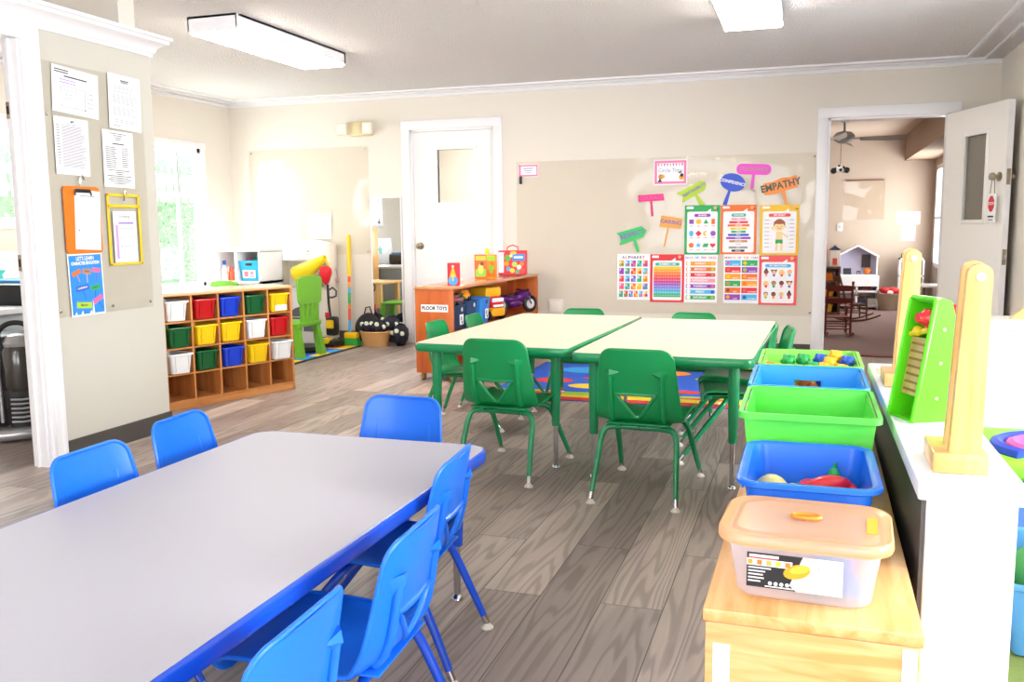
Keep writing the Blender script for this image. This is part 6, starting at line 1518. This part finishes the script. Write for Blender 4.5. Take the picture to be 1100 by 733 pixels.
# ------------------------------------------------------------------ rug under the far side of the green tables
rg = MB(); x0, y0, x1, y1 = -2.02, 5.50, .05, 7.30
rg.box(x0, y0, 0, x1, y1, .006, RG['blue'])
def ztop(mt, pts, d): rg.add([(a, b_, .006 + d) for a, b_ in pts], [tuple(range(len(pts)))], mt)
def strip(mt, ya, yb, d, amp=0.0, ph=0.0):
    n = 26; P = [(x0 + (x1 - x0)*k/n, ya) for k in range(n+1)] + [(x1 - (x1 - x0)*k/n, yb + amp*math.sin(k*.9 + ph)) for k in range(n+1)]
    for k in range(n):
        a0, a1 = P[k], P[k+1]; b0, b1 = P[2*n+1-k], P[2*n-k]; ztop(mt, [a0, a1, b1, b0], d)
strip(RG['red'], 5.50, 5.60, .0004); strip(RG['lime'], 5.60, 5.80, .0005, .015); strip(RG['yellow'], 5.60, 5.69, .0007, .02, 1)
strip(RG['red'], 7.18, 7.30, .0004); strip(RG['lime'], 7.05, 7.18, .0005)
def blob(mt, cx, cy, rx, ry, d): ztop(mt, [(cx + rx*math.cos(2*PI*k/18), cy + ry*math.sin(2*PI*k/18)) for k in range(18)], d)
for (cx, cy, rx, ry, c) in ((-1.42, 6.02, .15, .09, 'yellow'), (-1.05, 6.12, .20, .05, 'orange'), (-.78, 5.96, .16, .06, 'red'), (-1.3, 6.35, .25, .06, 'red'), (-.35, 6.05, .16, .05, 'yellow'), (-1.72, 6.2, .14, .1, 'red'), (-.55, 6.5, .2, .1, 'lime'), (-1.0, 6.7, .2, .12, 'orange'), (-1.6, 6.7, .2, .14, 'sky'), (-.2, 6.7, .14, .14, 'red'), (-1.2, 5.72, .16, .03, 'orange'), (-.6, 5.74, .2, .03, 'red'), (-1.65, 5.73, .14, .03, 'red')): blob(RG[c], cx, cy, rx, ry, .0012)
for (cx, cy) in ((-1.1, 5.56), (-1.7, 5.55), (-.5, 5.55)): blob(RG['black'], cx, cy, .06, .012, .0014)
o = rg.build('story_rug', smooth=False, flipfix=False); tag(o, 'blue rug with red, yellow and lime bands under the far side of the green-edged tables', 'rug')

# ------------------------------------------------------------------ ceiling lights
LAMP = mat('lit diffuser', '#ffffff', .5, emit='#fff8ee', estr=12.5)
def fixture(label, x, y, rz, L_=1.30, W_=.34, real=True):
    q = thing('ceiling_light', label, 'ceiling light', (x, y, CEIL), rz, 'fluorescent ceiling lights')
    mb = MB(); mb.box(-W_/2, -L_/2, -.075, -W_/2 + .008, L_/2, 0, TRIM); mb.box(W_/2 - .008, -L_/2, -.075, W_/2, L_/2, 0, TRIM); mb.box(-W_/2 - .002, -L_/2, -.09, W_/2 + .002, -L_/2 + .02, 0, mat('light end cap', '#f0f0f6', .4)); mb.box(-W_/2, L_/2 - .02, -.09, W_/2, L_/2, 0, mat('light end cap', '#f0f0f6', .4)); mb.box(-W_/2, -L_/2, -.012, W_/2, L_/2, 0, TRIM)
    mb.build('housing', q, smooth=False)
    MB().box(-W_/2 + .008, -L_/2 + .02, -.098, W_/2 - .008, L_/2 - .02, -.07, LAMP, b=.004).build('diffuser', q)
    return q
fixture('long fluorescent ceiling light at the upper left, above the cubby unit', -3.36, 5.29, math.radians(0))
fixture('bright fluorescent ceiling light cut by the top edge of the photo, above the green-edged tables', -.35, 5.07, 0)
fixture('fluorescent ceiling light behind the blue-edged table, outside the photo', -1.8, -1.3, 0)  # presumed third fixture, added out of view as an extra light source
# next room lamp
def area(name, loc, rot, sx, sy, e, col=(1, 1, 1)):
    l = bpy.data.lights.new(name, 'AREA'); l.shape = 'RECTANGLE'; l.size = sx; l.size_y = sy; l.energy = e; l.color = col
    o = bpy.data.objects.new(name, l); COL.objects.link(o); o.location = loc; o.rotation_euler = rot; return o
# daylight entering the windows behind and to the right of the camera, and the left ones
area('daylight_front_left', (-1.9, -2.42, 1.5), (PI/2 + .5, 0, 0), 2.5, 1.25, 8, (1.0, .98, .96))
area('daylight_front_right', (1.6, -2.42, 1.5), (PI/2 + .5, 0, 0), 2.5, 1.25, 22, (.97, .98, 1.0))
area('daylight_side', (3.95, 1.9, 1.45), (PI/2 + .4, 0, PI/2), 3.1, 1.3, 115, (.96, .98, 1.0))
area('daylight_left', (XL - .14, 7.06, 1.25), (PI/2, 0, -PI/2), .8, 1.25, 14, (.98, 1.0, 1.0))
area('daylight_left_doorway', (XL - .14, 5.0, 1.55), (PI/2, 0, -PI/2), .8, .7, 8, (.98, 1.0, 1.0))
area('daylight_next_room', (1.56, 12.0, 1.2), (PI/2, 0, PI/2), 1.3, 1.2, 16, (1, .97, .93))
area('storeroom_lamp', (-3.1, YB + 1.0, 2.3), (0, 0, 0), .6, .6, 22, (1, .96, .9))
area('next_room_lamp', (-.4, 10.0, 2.2), (0, 0, 0), .8, .8, 11, (1, .93, .86))
s = bpy.data.lights.new('sun', 'SUN'); s.energy = 12; s.angle = math.radians(1); so = bpy.data.objects.new('sun', s); COL.objects.link(so); so.rotation_euler = Euler((math.radians(40), math.radians(-35), 0))
w = bpy.data.worlds.new('sky'); scene.world = w; w.use_nodes = True
bg = w.node_tree.nodes['Background']; bg.inputs['Color'].default_value = (.86, .93, 1, 1); bg.inputs['Strength'].default_value = 2.2

# ------------------------------------------------------------------ camera
cam = bpy.data.cameras.new('camera'); co = bpy.data.objects.new('camera', cam); COL.objects.link(co); scene.camera = co
cam.sensor_fit = 'HORIZONTAL'; cam.sensor_width = 36; cam.lens = 964.79/1100*36; cam.clip_start = .02; cam.clip_end = 100
yaw, pit, rol = -.317957, .126179, -.0097594
fw = Vector((math.sin(yaw)*math.cos(pit), math.cos(yaw)*math.cos(pit), -math.sin(pit)))
ri = Vector((math.cos(yaw), -math.sin(yaw), 0)); up = ri.cross(fw)
r2 = ri*math.cos(rol) + up*math.sin(rol); u2 = -ri*math.sin(rol) + up*math.cos(rol)
M = Matrix((r2, u2, -fw)).transposed().to_4x4(); M.translation = Vector((0, 0, 1.1105)); co.matrix_world = M
vs = scene.view_settings; vs.view_transform = 'Standard'; vs.look = 'None'; vs.gamma = 1; vs.exposure = 1.48; vs.use_curve_mapping = False
